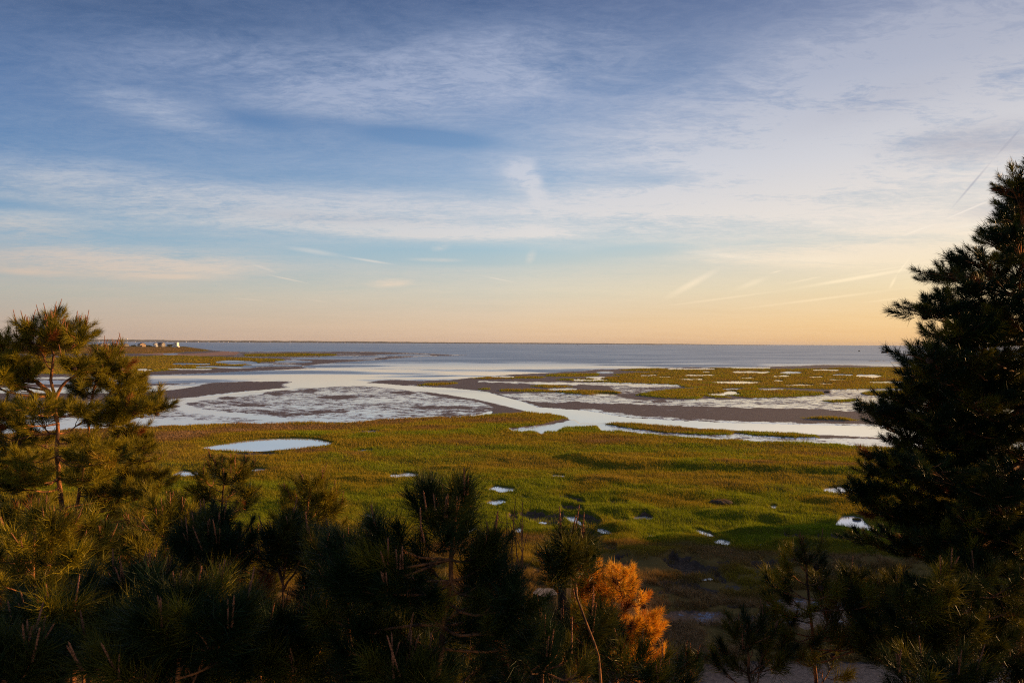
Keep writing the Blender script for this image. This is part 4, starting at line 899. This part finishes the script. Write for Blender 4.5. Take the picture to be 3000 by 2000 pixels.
# --- thicket that fills the slope behind the saplings
fill_r = random.Random(77)
for n_ in range(22):
    dp = fill_r.uniform(6.0, 12.5); px = -120 + n_*75 + fill_r.uniform(-30, 30)
    ytop = np.interp(px, [-150, 0, 300, 520, 740, 1000, 1250, 1500, 1600], [1420, 1440, 1500, 1560, 1620, 1640, 1660, 1700, 1800]) + (fill_r.uniform(-10, 45) if n_ % 2 == 0 else fill_r.uniform(70, 150))
    if px > 1280: ytop = max(ytop, 1760)
    p = Pine('%s shaded pine %s' % ('upper' if n_ % 2 == 0 else 'lower', ['at the left edge of the picture', 'below the tall open pine', 'just right of the tall open pine', 'under the second left pine', 'under the low pine by the pond', 'behind the sapling with bare forked stems', 'behind the dark sapling lit orange from behind', 'left of the largest dark sapling', 'behind the largest dark sapling', 'right of the largest dark sapling', 'behind the sawn stump'][min(10, n_//2)]), dp, 200+n_, group='pines of the shaded thicket', per=58, w=.0042, tone=fill_r.uniform(.15, .5), candles=0, density=.75, twig=1.2, dead=.02)
    p.add_trunk([(px, ytop), (px+fill_r.uniform(-15, 15), ytop+150), (px+fill_r.uniform(-25, 25), ytop+300)], .035, .01)
    for k in range(20):
        t = fill_r.random(); p.limb(px+fill_r.uniform(-1, 1)*(25+115*t), ytop+15+t*330, fill_r.uniform(-.7, .7), foliage=(.3, 1), rise=.05)
    p.finish(); total.append(p.n)
# bare dead shrub right of the largest sapling
c0 = at(1500, 1640, 5.0); rt = np.array([c0[0], c0[1], float(hill_z(c0[0], c0[1]))-.1]); V = []; q = []
def addc(path, r0, r1, sides=5):
    a, qq = tube(path, np.linspace(r0, r1, len(path)), sides); q.extend([[i+len(V) for i in f] for f in qq]); V.extend((a-rt).tolist())
brr = random.Random(5)
for x, y in ((1500, 1490), (1530, 1470), (1525, 1520), (1490, 1540), (1470, 1560), (1545, 1560), (1510, 1460), (1485, 1500)):
    st = rt + np.array([brr.uniform(-.04, .04), brr.uniform(-.04, .04), 0]); pth = curve(st, at(x, y, 5+brr.uniform(-.2, .2)), 12, 0, .02, brr); addc(pth, .008, .0028)
    for k in range(7):
        i = brr.randint(6, 11); e = pth[i]+np.array([brr.uniform(-.14, .14), brr.uniform(-.1, .1), brr.uniform(.03, .16)]); addc(curve(pth[i], e, 3, 0, .06, brr), .003, .0016, 4)
br = thing('bare_shrub', 'leafless grey shrub with thin twigs right of the largest dark sapling', 'shrub', tuple(rt)); mesh_np('stems', np.array(V), quads=q, mat=M_BARK, parent=br)
# --- left group
p = Pine('tall open pine with orange lit forked trunk and limbs, spikes of green needles on top', 8.0, 1, per=105, ln=.085, w=.0032, tone=.75, candles=70, cones=14, density=.50, clump=8, cr=.16)
p.add_trunk([(148, 962), (145, 1000), (160, 1040), (150, 1085), (156, 1140), (165, 1180), (168, 1270), (172, 1400), (188, 1520), (200, 1600)], .062, .012)
p.add_trunk([(20, 1075), (60, 1095), (105, 1118), (140, 1145), (162, 1176)], .035, .012, None, False)
p.add_trunk([(235, 1098), (205, 1108), (180, 1130), (163, 1170)], .024, .009, None, False)
for x, y in ((95, 960), (150, 935), (200, 960), (232, 985), (120, 985), (180, 985), (75, 990), (215, 1015), (170, 1005), (95, 1020), (125, 1025)): p.limb(x, y, p.r.uniform(-.35, .35), st=0)
for x, y in ((0, 1000), (15, 1035), (55, 1060), (-45, 1060), (-60, 1110), (30, 1100), (70, 1075), (-20, 1090), (40, 1130), (85, 1090)): p.limb(x, y, p.r.uniform(-.4, .4), st=1)
for x, y in ((240, 1062), (262, 1085), (225, 1075)): p.limb(x, y, p.r.uniform(-.3, .3), st=2)
for x, y in ((20, 1190), (-20, 1215), (60, 1200), (100, 1195), (120, 1225), (-30, 1260), (40, 1240), (230, 1200), (260, 1225), (20, 1310), (90, 1290), (-10, 1360), (60, 1350), (250, 1330), (300, 1310), (330, 1345), (230, 1290), (-40, 1420), (30, 1430), (90, 1400), (110, 1470), (260, 1400), (300, 1440), (40, 1490), (-30, 1500), (300, 1380)):
    p.limb(x, y, p.r.uniform(-.7, .7), st=0, rise=.05)
p.finish(); total.append(p.n)
p = Pine('second pine close beside the tall left one, its crown reaching out over the flats', 8.8, 2, per=105, ln=.085, w=.0033, tone=.7, candles=60, cones=10, density=.50, clump=8, cr=.17)
p.add_trunk([(308, 1050), (288, 1100), (272, 1150), (262, 1190), (258, 1260), (248, 1360), (225, 1480), (205, 1600)], .055, .010)
p.add_trunk([(390, 1140), (340, 1175), (300, 1195), (262, 1225)], .022, .008, None, False)
for x, y in ((300, 1040), (285, 1065), (345, 1035), (350, 1070), (325, 1090), (370, 1105), (300, 1110), (260, 1120), (245, 1150), (345, 1130)): p.limb(x, y, p.r.uniform(-.4, .4), st=0)
for x, y in ((395, 1120), (385, 1150), (455, 1185), (440, 1200), (420, 1175), (400, 1200), (360, 1185), (455, 1195), (350, 1200), (425, 1195)): p.limb(x, y, p.r.uniform(-.4, .4), st=1)
for x, y in ((200, 1190), (170, 1200), (300, 1220), (330, 1235), (390, 1260), (430, 1285), (350, 1290), (440, 1310), (480, 1345), (400, 1330), (500, 1390), (450, 1400), (520, 1410), (380, 1380), (330, 1330), (420, 1450), (350, 1440), (470, 1440), (300, 1480), (400, 1500), (220, 1340)):
    p.limb(x-(32 if x > 430 and y > 1280 else 0), y, p.r.uniform(-.7, .7), st=0, rise=.0)
p.finish(); total.append(p.n)
total.append(run_tree('low pine in front of the small oval pond, with slender upright shoots', 9.5, 3, [([(650, 1350), (655, 1420), (640, 1600)], .03, .009)],
    [(648, 1350), (620, 1375), (690, 1375), (720, 1390), (590, 1400), (660, 1400), (560, 1440), (610, 1440), (700, 1430), (735, 1450), (520, 1470), (580, 1480), (650, 1470), (720, 1490), (540, 1520), (680, 1520)], per=90, w=.0038, tone=.5, candles=40).n)
total.append(run_tree('round topped pine lit yellow green between the marsh and the dark saplings', 8.5, 4, [([(905, 1425), (900, 1500), (890, 1700)], .035, .01)],
    [(900, 1415), (870, 1425), (940, 1435), (850, 1450), (965, 1460), (905, 1450), (835, 1485), (880, 1480), (935, 1480), (980, 1495), (850, 1520), (910, 1520), (965, 1530), (820, 1540), (990, 1550), (940, 1560)], per=95, w=.0036, tone=.75, candles=30).n)
# --- dark saplings in front
p = Pine('largest dark sapling in the middle foreground, twin top with tall brown candles', 3.1, 5, per=230, w=.0021, ln=.115, tone=.14, candles=48, density=.85, twig=.75, dead=0, tsize=.90)
p.add_trunk([(1262, 1440), (1290, 1490), (1325, 1560), (1322, 1640), (1305, 1760), (1290, 1900), (1270, 2050)], .026, .009)
p.add_trunk([(1352, 1435), (1345, 1490), (1330, 1560)], .014, .007, None, False)
for x, y in ((1262, 1440), (1350, 1440), (1230, 1480), (1300, 1480), (1385, 1490), (1250, 1510), (1340, 1510), (1390, 1530), (1290, 1530)): p.limb(1308+(x-1308)*.62, y+22, p.r.uniform(-.12, .12), foliage=(.6, 1))
for x, y in ((1120, 1545), (1170, 1595), (1250, 1570), (1060, 1590), (1440, 1590), (1480, 1570), (1400, 1600), (1035, 1650), (1150, 1640), (1100, 1640), (1480, 1680), (1430, 1690), (1200, 1680), (1000, 1600), (1380, 1660), (1260, 1640)): p.limb(x, y+28, p.r.uniform(-.25, .25), foliage=(.5, 1), rise=.12)
for x, y in ((980, 1720), (1060, 1730), (1150, 1740), (1230, 1760), (1400, 1760), (1470, 1750), (1540, 1790), (950, 1800), (1080, 1830), (1180, 1850), (1360, 1850), (1450, 1860), (1530, 1880), (1000, 1900), (1120, 1930), (1400, 1950), (1250, 1940)): p.limb(x, y, p.r.uniform(-.4, .4), foliage=(.4, 1), rise=.05)
p.finish(); total.append(p.n)
total.append(run_tree('dark sapling with bare forked stems under a dense tuft, by the low left pine', 4.2, 6, [([(600, 1530), (622, 1620), (626, 1750), (630, 1850)], .014, .007), ([(560, 1600), (605, 1690), (628, 1800)], .009, .005, None, False), ([(695, 1590), (650, 1720), (628, 1820)], .009, .005, None, False)],
    [(600, 1525), (570, 1560), (640, 1540), (665, 1570), (545, 1590), (610, 1570), (700, 1565), (690, 1600), (530, 1620), (580, 1600), (640, 1600)], per=180, w=.0024, tone=.12, candles=22, density=1.2, twig=.65, dead=0, tsize=.95).n)
total.append(run_tree('dark sapling right of the dense tuft, forked stems lit orange from behind', 4.6, 7, [([(850, 1560), (838, 1640), (832, 1700), (828, 1850)], .014, .006), ([(800, 1600), (812, 1660), (832, 1720)], .009, .005, None, False), ([(890, 1620), (860, 1680), (832, 1730)], .009, .005, None, False)],
    [(830, 1540), (870, 1560), (900, 1585), (800, 1580), (845, 1590), (780, 1600), (880, 1610), (820, 1610), (910, 1620)], per=170, w=.0025, tone=.14, candles=20, density=1.2, twig=.65, dead=0, tsize=.95).n)
for lab, dp, sd_, top, tips, tn_ in (
    ('foreground sapling with three tallest candles near the bottom left, long drooping needles', 2.9, 8, (450, 1835), [(430, 1830), (470, 1850), (380, 1870), (520, 1890), (400, 1930), (480, 1950), (330, 1900)], .3),
    ('foreground sapling with one thick upright candle, right of the three candle sapling', 3.0, 9, (525, 1750), [(525, 1760), (560, 1790), (490, 1800), (600, 1830), (640, 1800), (540, 1860), (660, 1850), (680, 1900), (600, 1920)], .3),
    ('slim sapling topped by a narrow spire of needles behind the candle saplings', 3.9, 10, (392, 1680), [(395, 1690), (360, 1720), (430, 1720), (340, 1760), (440, 1770), (400, 1790), (320, 1820), (460, 1810)], .25),
    ('wide dark sapling at the left with a level spray of needles', 3.4, 11, (200, 1790), [(210, 1780), (150, 1800), (270, 1790), (320, 1830), (100, 1830), (240, 1850), (160, 1880), (60, 1870), (300, 1900), (180, 1930)], .22),
    ('sapling with paired candles just left of the largest dark sapling', 3.3, 12, (890, 1830), [(800, 1850), (830, 1830), (890, 1850), (760, 1880), (930, 1860), (860, 1900), (720, 1920), (900, 1940), (800, 1950)], .24),
    ('dark sapling whose tuft stands before the dead orange needles', 4.0, 13, (1020, 1600), [(1010, 1600), (960, 1620), (1060, 1640), (940, 1670), (1000, 1680), (1040, 1720), (900, 1720), (960, 1740)], .2),
    ('bushy sapling at the left edge with red tipped sunlit shoots', 5.4, 14, (105, 1500), [(100, 1520), (150, 1540), (60, 1550), (30, 1590), (180, 1580), (110, 1590), (0, 1640), (60, 1660), (150, 1650), (200, 1640), (20, 1720), (100, 1720)], .6),
    ('small pine with yellow lit tips under the second left pine', 6.6, 15, (480, 1520), [(450, 1480), (500, 1500), (400, 1510), (540, 1530), (460, 1540), (380, 1560), (520, 1580), (430, 1600), (350, 1610), (480, 1640)], .6),
    ('dark bushy pine filling the gap under the tall left pine', 6.2, 16, (260, 1560), [(240, 1560), (290, 1580), (200, 1610), (320, 1620), (260, 1640), (170, 1660), (330, 1680), (230, 1700), (290, 1730), (190, 1740)], .25),
    ('shaggy pine behind the forked saplings, tips touched with yellow light', 6.8, 17, (740, 1580), [(740, 1580), (700, 1600), (780, 1620), (680, 1650), (740, 1650), (800, 1680), (710, 1710), (770, 1730), (660, 1720), (740, 1780)], .5),
    ('young pine at the bottom edge below the wide dark sapling', 2.7, 18, (60, 1900), [(60, 1910), (10, 1930), (120, 1940), (-20, 1980), (80, 1990), (150, 1990)], .25),
    ('young pine with one orange lit candle at the bottom edge', 3.6, 19, (600, 1950), [(590, 1960), (550, 1980), (640, 1980), (620, 2010), (500, 2000)], .35),
    ('dark young pine at the bottom edge between stump and largest sapling', 3.0, 20, (1160, 1950), [(1150, 1960), (1100, 1980), (1220, 1980), (1050, 2000), (1300, 1990), (1180, 2010)], .2),
    ('low spreading pine behind the largest dark sapling', 5.6, 21, (1150, 1650), [(1100, 1660), (1200, 1700), (1050, 1720), (1250, 1720), (1130, 1760), (1010, 1790), (1300, 1800), (1180, 1830), (1090, 1850), (1380, 1780), (1420, 1830)], .3),
    ('drooping pine between the left saplings with rusty dead sprays', 5.0, 22, (730, 1760), [(700, 1770), (760, 1790), (650, 1810), (720, 1830), (790, 1810), (680, 1870), (740, 1890), (620, 1880), (800, 1870)], .35)):
    t2 = Pine(lab, dp, sd_, per=190 if dp < 4.3 else 110, w=.0022 if dp < 4.3 else .0030, ln=.115, tone=tn_*(.6 if dp < 4.3 else 1), candles=16 if dp < 4.3 else 22, density=.85, twig=.85, tsize=.97, clump=2, cr=.12, dead=.06 if sd_ in (22, 17) else .0)  # nearest saplings get darker needles, their shade put into the tone
    t2.add_trunk([(top[0], top[1]+15), (top[0]+t2.r.uniform(-15, 15), top[1]+140), (top[0]+t2.r.uniform(-30, 30), top[1]+330)], .020 if dp < 4.3 else .03, .008)
    for x, y in tips: t2.limb(x, y, t2.r.uniform(-.3, .3), foliage=(.45, 1))
    if sd_ == 22:
        for x, y in ((770, 1675), (785, 1700), (760, 1705), (775, 1690), (880, 1745), (905, 1748), (865, 1750), (750, 1795), (745, 1815), (712, 1850), (716, 1885), (705, 1905), (760, 1830)):
            t2.tufts.append((at(x, y, 4.9 + t2.r.uniform(-.08, .08)), np.array([t2.r.gauss(0, .5), t2.r.gauss(0, .5), .6]), t2.r.uniform(.6, .85), 2.0, 0))
    t2.finish(); total.append(t2.n)
# --- between: saplings, stump, dying orange pine
total.append(run_tree('open topped sapling leaning over the orange pine, thin sunlit stem', 4.0, 30, [([(1735, 1615), (1690, 1660), (1682, 1700), (1692, 1750), (1712, 1810), (1740, 1880), (1760, 1960)], .013, .006), ([(1640, 1590), (1655, 1640), (1665, 1690)], .009, .006, None, False)],
    [(1645, 1585), (1620, 1620), (1665, 1620), (1700, 1600), (1740, 1610), (1720, 1640), (1680, 1650), (1640, 1660), (1610, 1650)], per=130, w=.0024, tone=.2, candles=10, density=.5, twig=.5, dead=.0).n)
for lab, dp, sd_, top, tips, tn_ in (
    ('sapling with two slim candles low in front of the orange pine', 4.4, 31, (1735, 1800), [(1735, 1810), (1700, 1830), (1780, 1830), (1680, 1860), (1800, 1870), (1740, 1880), (1700, 1900), (1640, 1880)], .3),
    ('broad dark young pine below the sawn stump', 3.6, 32, (1600, 1850), [(1590, 1860), (1540, 1880), (1640, 1890), (1660, 1930), (1520, 1930), (1590, 1940), (1620, 1980), (1480, 1960), (1700, 1980)], .2),
    ('dark young pine at the bottom edge below the orange pine', 4.6, 33, (1830, 1920), [(1820, 1920), (1780, 1940), (1880, 1930), (1930, 1955), (1850, 1970), (1980, 1970), (1760, 1990), (1920, 1990)], .3),
    ('small pine top beside the sandy path', 7.5, 34, (2020, 1920), [(2015, 1925), (2040, 1945), (1990, 1950), (2030, 1965), (1970, 1980), (2000, 1990)], .3),
    ('dark bushy pine left of the trunk with bare twigs, over the sandy path', 6.4, 35, (2190, 1810), [(2180, 1815), (2230, 1830), (2140, 1850), (2200, 1860), (2260, 1860), (2120, 1900), (2180, 1900), (2250, 1900), (2300, 1880), (2100, 1940), (2160, 1950), (2230, 1950), (2300, 1930)], .28)):
    t2 = Pine(lab, dp, sd_, per=170 if dp < 4.5 else 110, w=.0024 if dp < 4.5 else .0032, ln=.11, tone=tn_, candles=12, density=.85, twig=.8)
    t2.add_trunk([(top[0], top[1]+15), (top[0]+t2.r.uniform(-15, 15), top[1]+120), (top[0]+t2.r.uniform(-30, 30), top[1]+300)], .020 if dp < 4.5 else .03, .008)
    for x, y in tips: t2.limb(x, y, t2.r.uniform(-.3, .3), foliage=(.45, 1))
    t2.finish(); total.append(t2.n)
p = Pine('dying pine with orange brown needles glowing in the low sun', 7.6, 36, per=80, w=.0046, ln=.08, mat=M_ORANGE, tone=.95, candles=0, cones=24, density=1.35, tsize=.85, twig=.9, dead=.12)
p.add_trunk([(1700, 1665), (1730, 1740), (1780, 1850), (1800, 2000)], .045, .01); p.add_trunk([(1830, 1700), (1820, 1800), (1790, 1900)], .02, .008, None, False)
for k in range(95):
    y = p.r.uniform(1660, 1960); xr = 25 + np.interp(y, [1660, 1690, 1720, 1800, 1900, 1980], [1740, 1860, 1880, 1880, 1905, 1900]); xl = np.interp(y, [1660, 1750, 1850, 1980], [1640, 1640, 1660, 1700])
    p.limb(p.r.uniform(xl-30, xr+15), y, p.r.uniform(-.6, .6), foliage=(.45, 1))
p.finish(); total.append(p.n)
# sawn stump and snag
def stump(label, px, ytop, wpx, depth, sawn):
    c = at(px, ytop, depth); r = wpx/2/F*depth; zb = float(hill_z(c[0], c[1])) - .2
    root = thing('tree_stump' if sawn else 'dead_trunk', label, 'tree stump' if sawn else 'dead trunk', (c[0], c[1], zb)); h = c[2]-zb
    n = 30; sides = 22; V = []; q = []
    for i in range(n+1):
        z = h*i/n
        for k in range(sides):
            a = 2*math.pi*k/sides; rr = r*(1+.25*(1-i/n)**3 + .10*math.sin(5*a+i*.12) + random.gauss(0, .025))
            if not sawn and i == n: rr *= .6
            V.append((rr*math.cos(a)+.02*math.sin(i*.2), rr*math.sin(a), z + (random.uniform(-.05, .05) if (not sawn and i == n) else 0)))
    for i in range(n):
        for k in range(sides):
            a = i*sides+k; b_ = i*sides+(k+1) % sides; q.append((a, b_, b_+sides, a+sides))
    mesh_np('trunk', np.array(V), quads=q, mat=M_DARKBARK, parent=root, smooth=True)
    tv = [V[n*sides+k] for k in range(sides)] + [(.02*math.sin(n*.2), 0, h)]
    tv = np.array(tv); tv[:, 2] += .003
    mesh_np('cut_face', tv, tris=[(k, (k+1) % sides, sides) for k in range(sides)], mat=M_CUT if sawn else M_BARK, parent=root)
M_DARKBARK, nt, b = newmat('dark_bark'); N = NB(nt); kk = N.noise(16, 5, .7, (1, 1, .25))  # bark in darker browns than that of the pines
N.l(N.mix(N.rng(kk, .4, .6), (.018, .012, .009), (.07, .045, .032)), b.inputs['Base Color']); b.inputs['Roughness'].default_value = .9
bp = N.n('ShaderNodeBump'); bp.inputs['Distance'].default_value = .02; N.l(kk, bp.inputs['Height']); N.l(bp.outputs[0], b.inputs['Normal'])
M_CUT, nt, b = newmat('weathered_cut_wood'); N = NB(nt)
gp = N.n('ShaderNodeTexCoord'); wv = N.n('ShaderNodeTexWave', wave_type='RINGS', rings_direction='Z'); N.l(gp.outputs['Object'], wv.inputs[0]); wv.inputs['Scale'].default_value = 28; wv.inputs['Distortion'].default_value = 3
N.l(N.mix(wv.outputs['Fac'], (.34, .30, .27), (.22, .19, .17)), b.inputs['Base Color']); b.inputs['Roughness'].default_value = .8
stump('sawn off stump with pale weathered top between the dark pines', 1600, 1735, 68, 4.3, True)
stump('thick dark broken trunk standing before the orange pine', 1660, 1655, 36, 4.6, False)
# --- right side
total.append(run_tree('slim pine with a dark pointed top standing over the mud below the marsh', 7.0, 40, [([(2355, 1605), (2362, 1680), (2375, 1790), (2385, 1900), (2392, 2020)], .036, .009)],
    [(2355, 1595), (2320, 1615), (2395, 1625), (2300, 1650), (2400, 1650), (2350, 1640), (2290, 1690), (2420, 1690), (2260, 1710), (2460, 1705), (2500, 1700), (2240, 1750), (2300, 1740), (2440, 1740), (2540, 1720), (2590, 1725), (2490, 1760), (2560, 1770), (2250, 1800), (2320, 1800), (2440, 1810), (2520, 1830), (2300, 1860), (2450, 1870), (2540, 1890), (2620, 1760), (2600, 1820), (2330, 1930), (2440, 1940)],
    per=90, w=.0032, tone=.45, candles=8, density=.8, cones=8).n)
p = Pine('huge dark pine filling the right edge, boughs reaching left against the sunset', 7.2, 50, per=100, w=.0036, tone=.22, candles=20, cones=40, density=.42, twig=.8, up=.42, ln=.074, flat=True, tsize=.95, clump=11, cr=.23)
tx = [(3105, 455), (3085, 600), (3040, 800), (3030, 1100), (3020, 1500), (3010, 1900)]
p.add_trunk(tx, .14, .02)
tips = [(2950, 545), (2985, 600), (2965, 570), (3000, 560), (2945, 690), (2890, 710), (2920, 700), (2990, 680), (2850, 765), (2900, 755), (2960, 760), (2760, 800), (2800, 810), (2870, 815), (2930, 830), (2745, 815), (2830, 850),
        (2695, 910), (2740, 900), (2780, 920), (2850, 900), (2760, 875), (2910, 920), (2960, 900), (2745, 985), (2800, 965), (2850, 985), (2900, 970), (2960, 980), (2820, 1010),
        (2690, 1040), (2760, 1035), (2680, 1060), (2730, 1075), (2820, 1060), (2880, 1050), (2940, 1060), (2690, 1100), (2760, 1110), (2850, 1110), (2930, 1120),
        (2660, 1140), (2620, 1170), (2515, 1200), (2560, 1195), (2600, 1215), (2650, 1190), (2720, 1160), (2800, 1170), (2880, 1180), (2950, 1180), (2545, 1235), (2620, 1250), (2700, 1230), (2780, 1240), (2860, 1240), (2940, 1250),
        (2620, 1290), (2560, 1340), (2590, 1365), (2640, 1330), (2700, 1300), (2780, 1310), (2860, 1310), (2940, 1320), (2530, 1380), (2600, 1390), (2680, 1370), (2760, 1380), (2850, 1380), (2930, 1390),
        (2500, 1440), (2490, 1455), (2560, 1430), (2630, 1440), (2700, 1430), (2780, 1450), (2870, 1450), (2950, 1450), (2555, 1500), (2630, 1500), (2720, 1510), (2800, 1520), (2900, 1520),
        (2520, 1590), (2580, 1575), (2640, 1590), (2700, 1570), (2780, 1590), (2860, 1590), (2950, 1590), (2720, 1640), (2800, 1660), (2900, 1660)]
for x, y in tips:
    d = p.r.uniform(-1.5, .3) if x > 2650 else p.r.uniform(-.6, .3)
    p.limb(x+(30 if y < 1000 else 34), y, d, st=0, rise=.02 if y > 1000 else .10, foliage=(.55, 1) if y < 1040 else (.35, 1), dens=.9 if y < 1040 else 1.9)
for k in range(40):
    y = p.r.uniform(470, 760); p.limb(3095+p.r.choice((-1, 1))*(p.r.uniform(.1, 1)*(y-430)*.5), y, p.r.uniform(-.5, .2), st=0, rise=.1, foliage=(.4, 1), dens=.9)
for k in range(46):                          # boughs on the far side of the trunk, out of the frame to the right
    y = p.r.uniform(500, 1600); p.limb(p.r.uniform(3120, 3450), y, p.r.uniform(-1.6, .8), st=0, rise=.1, foliage=(.35, 1), dens=.6)
p.finish(); total.append(p.n)
for lab, dp, sd_, top, tips, tn_, den in (
    ('dark pine crowding the lower right corner, brown flecks of light in it', 5.6, 51, (2850, 1640), [(2850, 1650), (2780, 1680), (2900, 1680), (2720, 1720), (2820, 1730), (2960, 1720), (2680, 1780), (2760, 1780), (2860, 1790), (2940, 1790), (3000, 1750), (2650, 1850), (2730, 1850), (2820, 1860), (2910, 1860), (2990, 1850), (2680, 1930), (2780, 1930), (2880, 1940), (2970, 1930)], .3, 1.0),
    ('black looking pine low behind the slim pine, below the huge right pine', 6.6, 52, (2690, 1720), [(2640, 1740), (2700, 1730), (2600, 1790), (2680, 1800), (2740, 1810), (2580, 1860), (2650, 1880), (2720, 1890), (2600, 1940), (2680, 1960), (2560, 1910)], .25, 1.0),
    ('pine with yellow lit tips just right of the slim pine', 7.3, 53, (2640, 1700), [(2640, 1700), (2590, 1720), (2540, 1730), (2690, 1730), (2620, 1750), (2500, 1750), (2570, 1780), (2660, 1790), (2530, 1810)], .8, .8),
    ('young pine at the bottom edge right of the sandy path', 4.6, 54, (2720, 1930), [(2700, 1950), (2760, 1960), (2640, 1980), (2800, 1980), (2720, 1990), (2850, 1990)], .25, .9)):
    t2 = Pine(lab, dp, sd_, per=95, w=.0032, tone=tn_, candles=8, density=den, twig=1.0)
    t2.add_trunk([(top[0], top[1]+15), (top[0]+t2.r.uniform(-15, 15), top[1]+150), (top[0]+t2.r.uniform(-30, 30), top[1]+330)], .04, .01)
    for x, y in tips: t2.limb(x, y, t2.r.uniform(-.5, .5), foliage=(.35, 1))
    t2.finish(); total.append(t2.n)
print('TUFTS', total, sum(total))

# --- unseen pines added on the crest, right of the frame, to shade the saplings
for n_, (x_, y_, zt) in enumerate(((5.6, 3.4, 17.0), (7.6, 4.6, 17.6), (9.4, 2.2, 18.2), (6.8, 1.2, 16.8))):
    p = Pine('unseen pine added on the crest to shade the saplings', y_, 300+n_, group='unseen pines added for shade on the crest', per=60, w=.005, ln=.12, tone=.3, candles=0, density=.55, twig=1.3)
    zb_ = float(hill_z(x_, y_)); P_ = np.array([[x_+.05*math.sin(k), y_, zb_-.2+(zt-zb_+.2)*k/24] for k in range(25)]); rr_ = np.linspace(.11, .015, 25)
    V_, q_ = tube(P_, rr_, 9); p._add('t', V_, q_); p.stations.append((P_, rr_)); p.trunk = P_; p.tufts.append((P_[-1], np.array([0, 0, 1.0]), 1, .3, 1))
    for k in range(52):
        t = p.r.random(); a = p.r.uniform(0, 6.28); L = (1-t)*1.7+.35
        xx = x_+L*math.cos(a); yy_ = y_+L*math.sin(a)
        if xx/max(yy_, .1) < .95 and yy_ > 0: continue
        p.limb_to((xx, yy_, zb_+1.0+(zt-zb_-1.0)*t), st=0, rise=.1, foliage=(.3, 1))
    p.finish()
# --- evening air
hz = bpy.data.materials.new('haze'); hz.use_nodes = True; ht = hz.node_tree; ht.nodes.remove(ht.nodes['Principled BSDF'])
pv = ht.nodes.new('ShaderNodeVolumePrincipled'); pv.inputs['Color'].default_value = (.80, .84, .92, 1); pv.inputs['Density'].default_value = 2.0e-5
ht.links.new(pv.outputs[0], ht.nodes['Material Output'].inputs['Volume'])
Bx = MB().box(-31000, 31000, -300, 30100, -2.0, 92.0); hb = mesh_np('haze', np.array(Bx.V), quads=Bx.q, mat=hz); hb['kind'] = 'stuff'
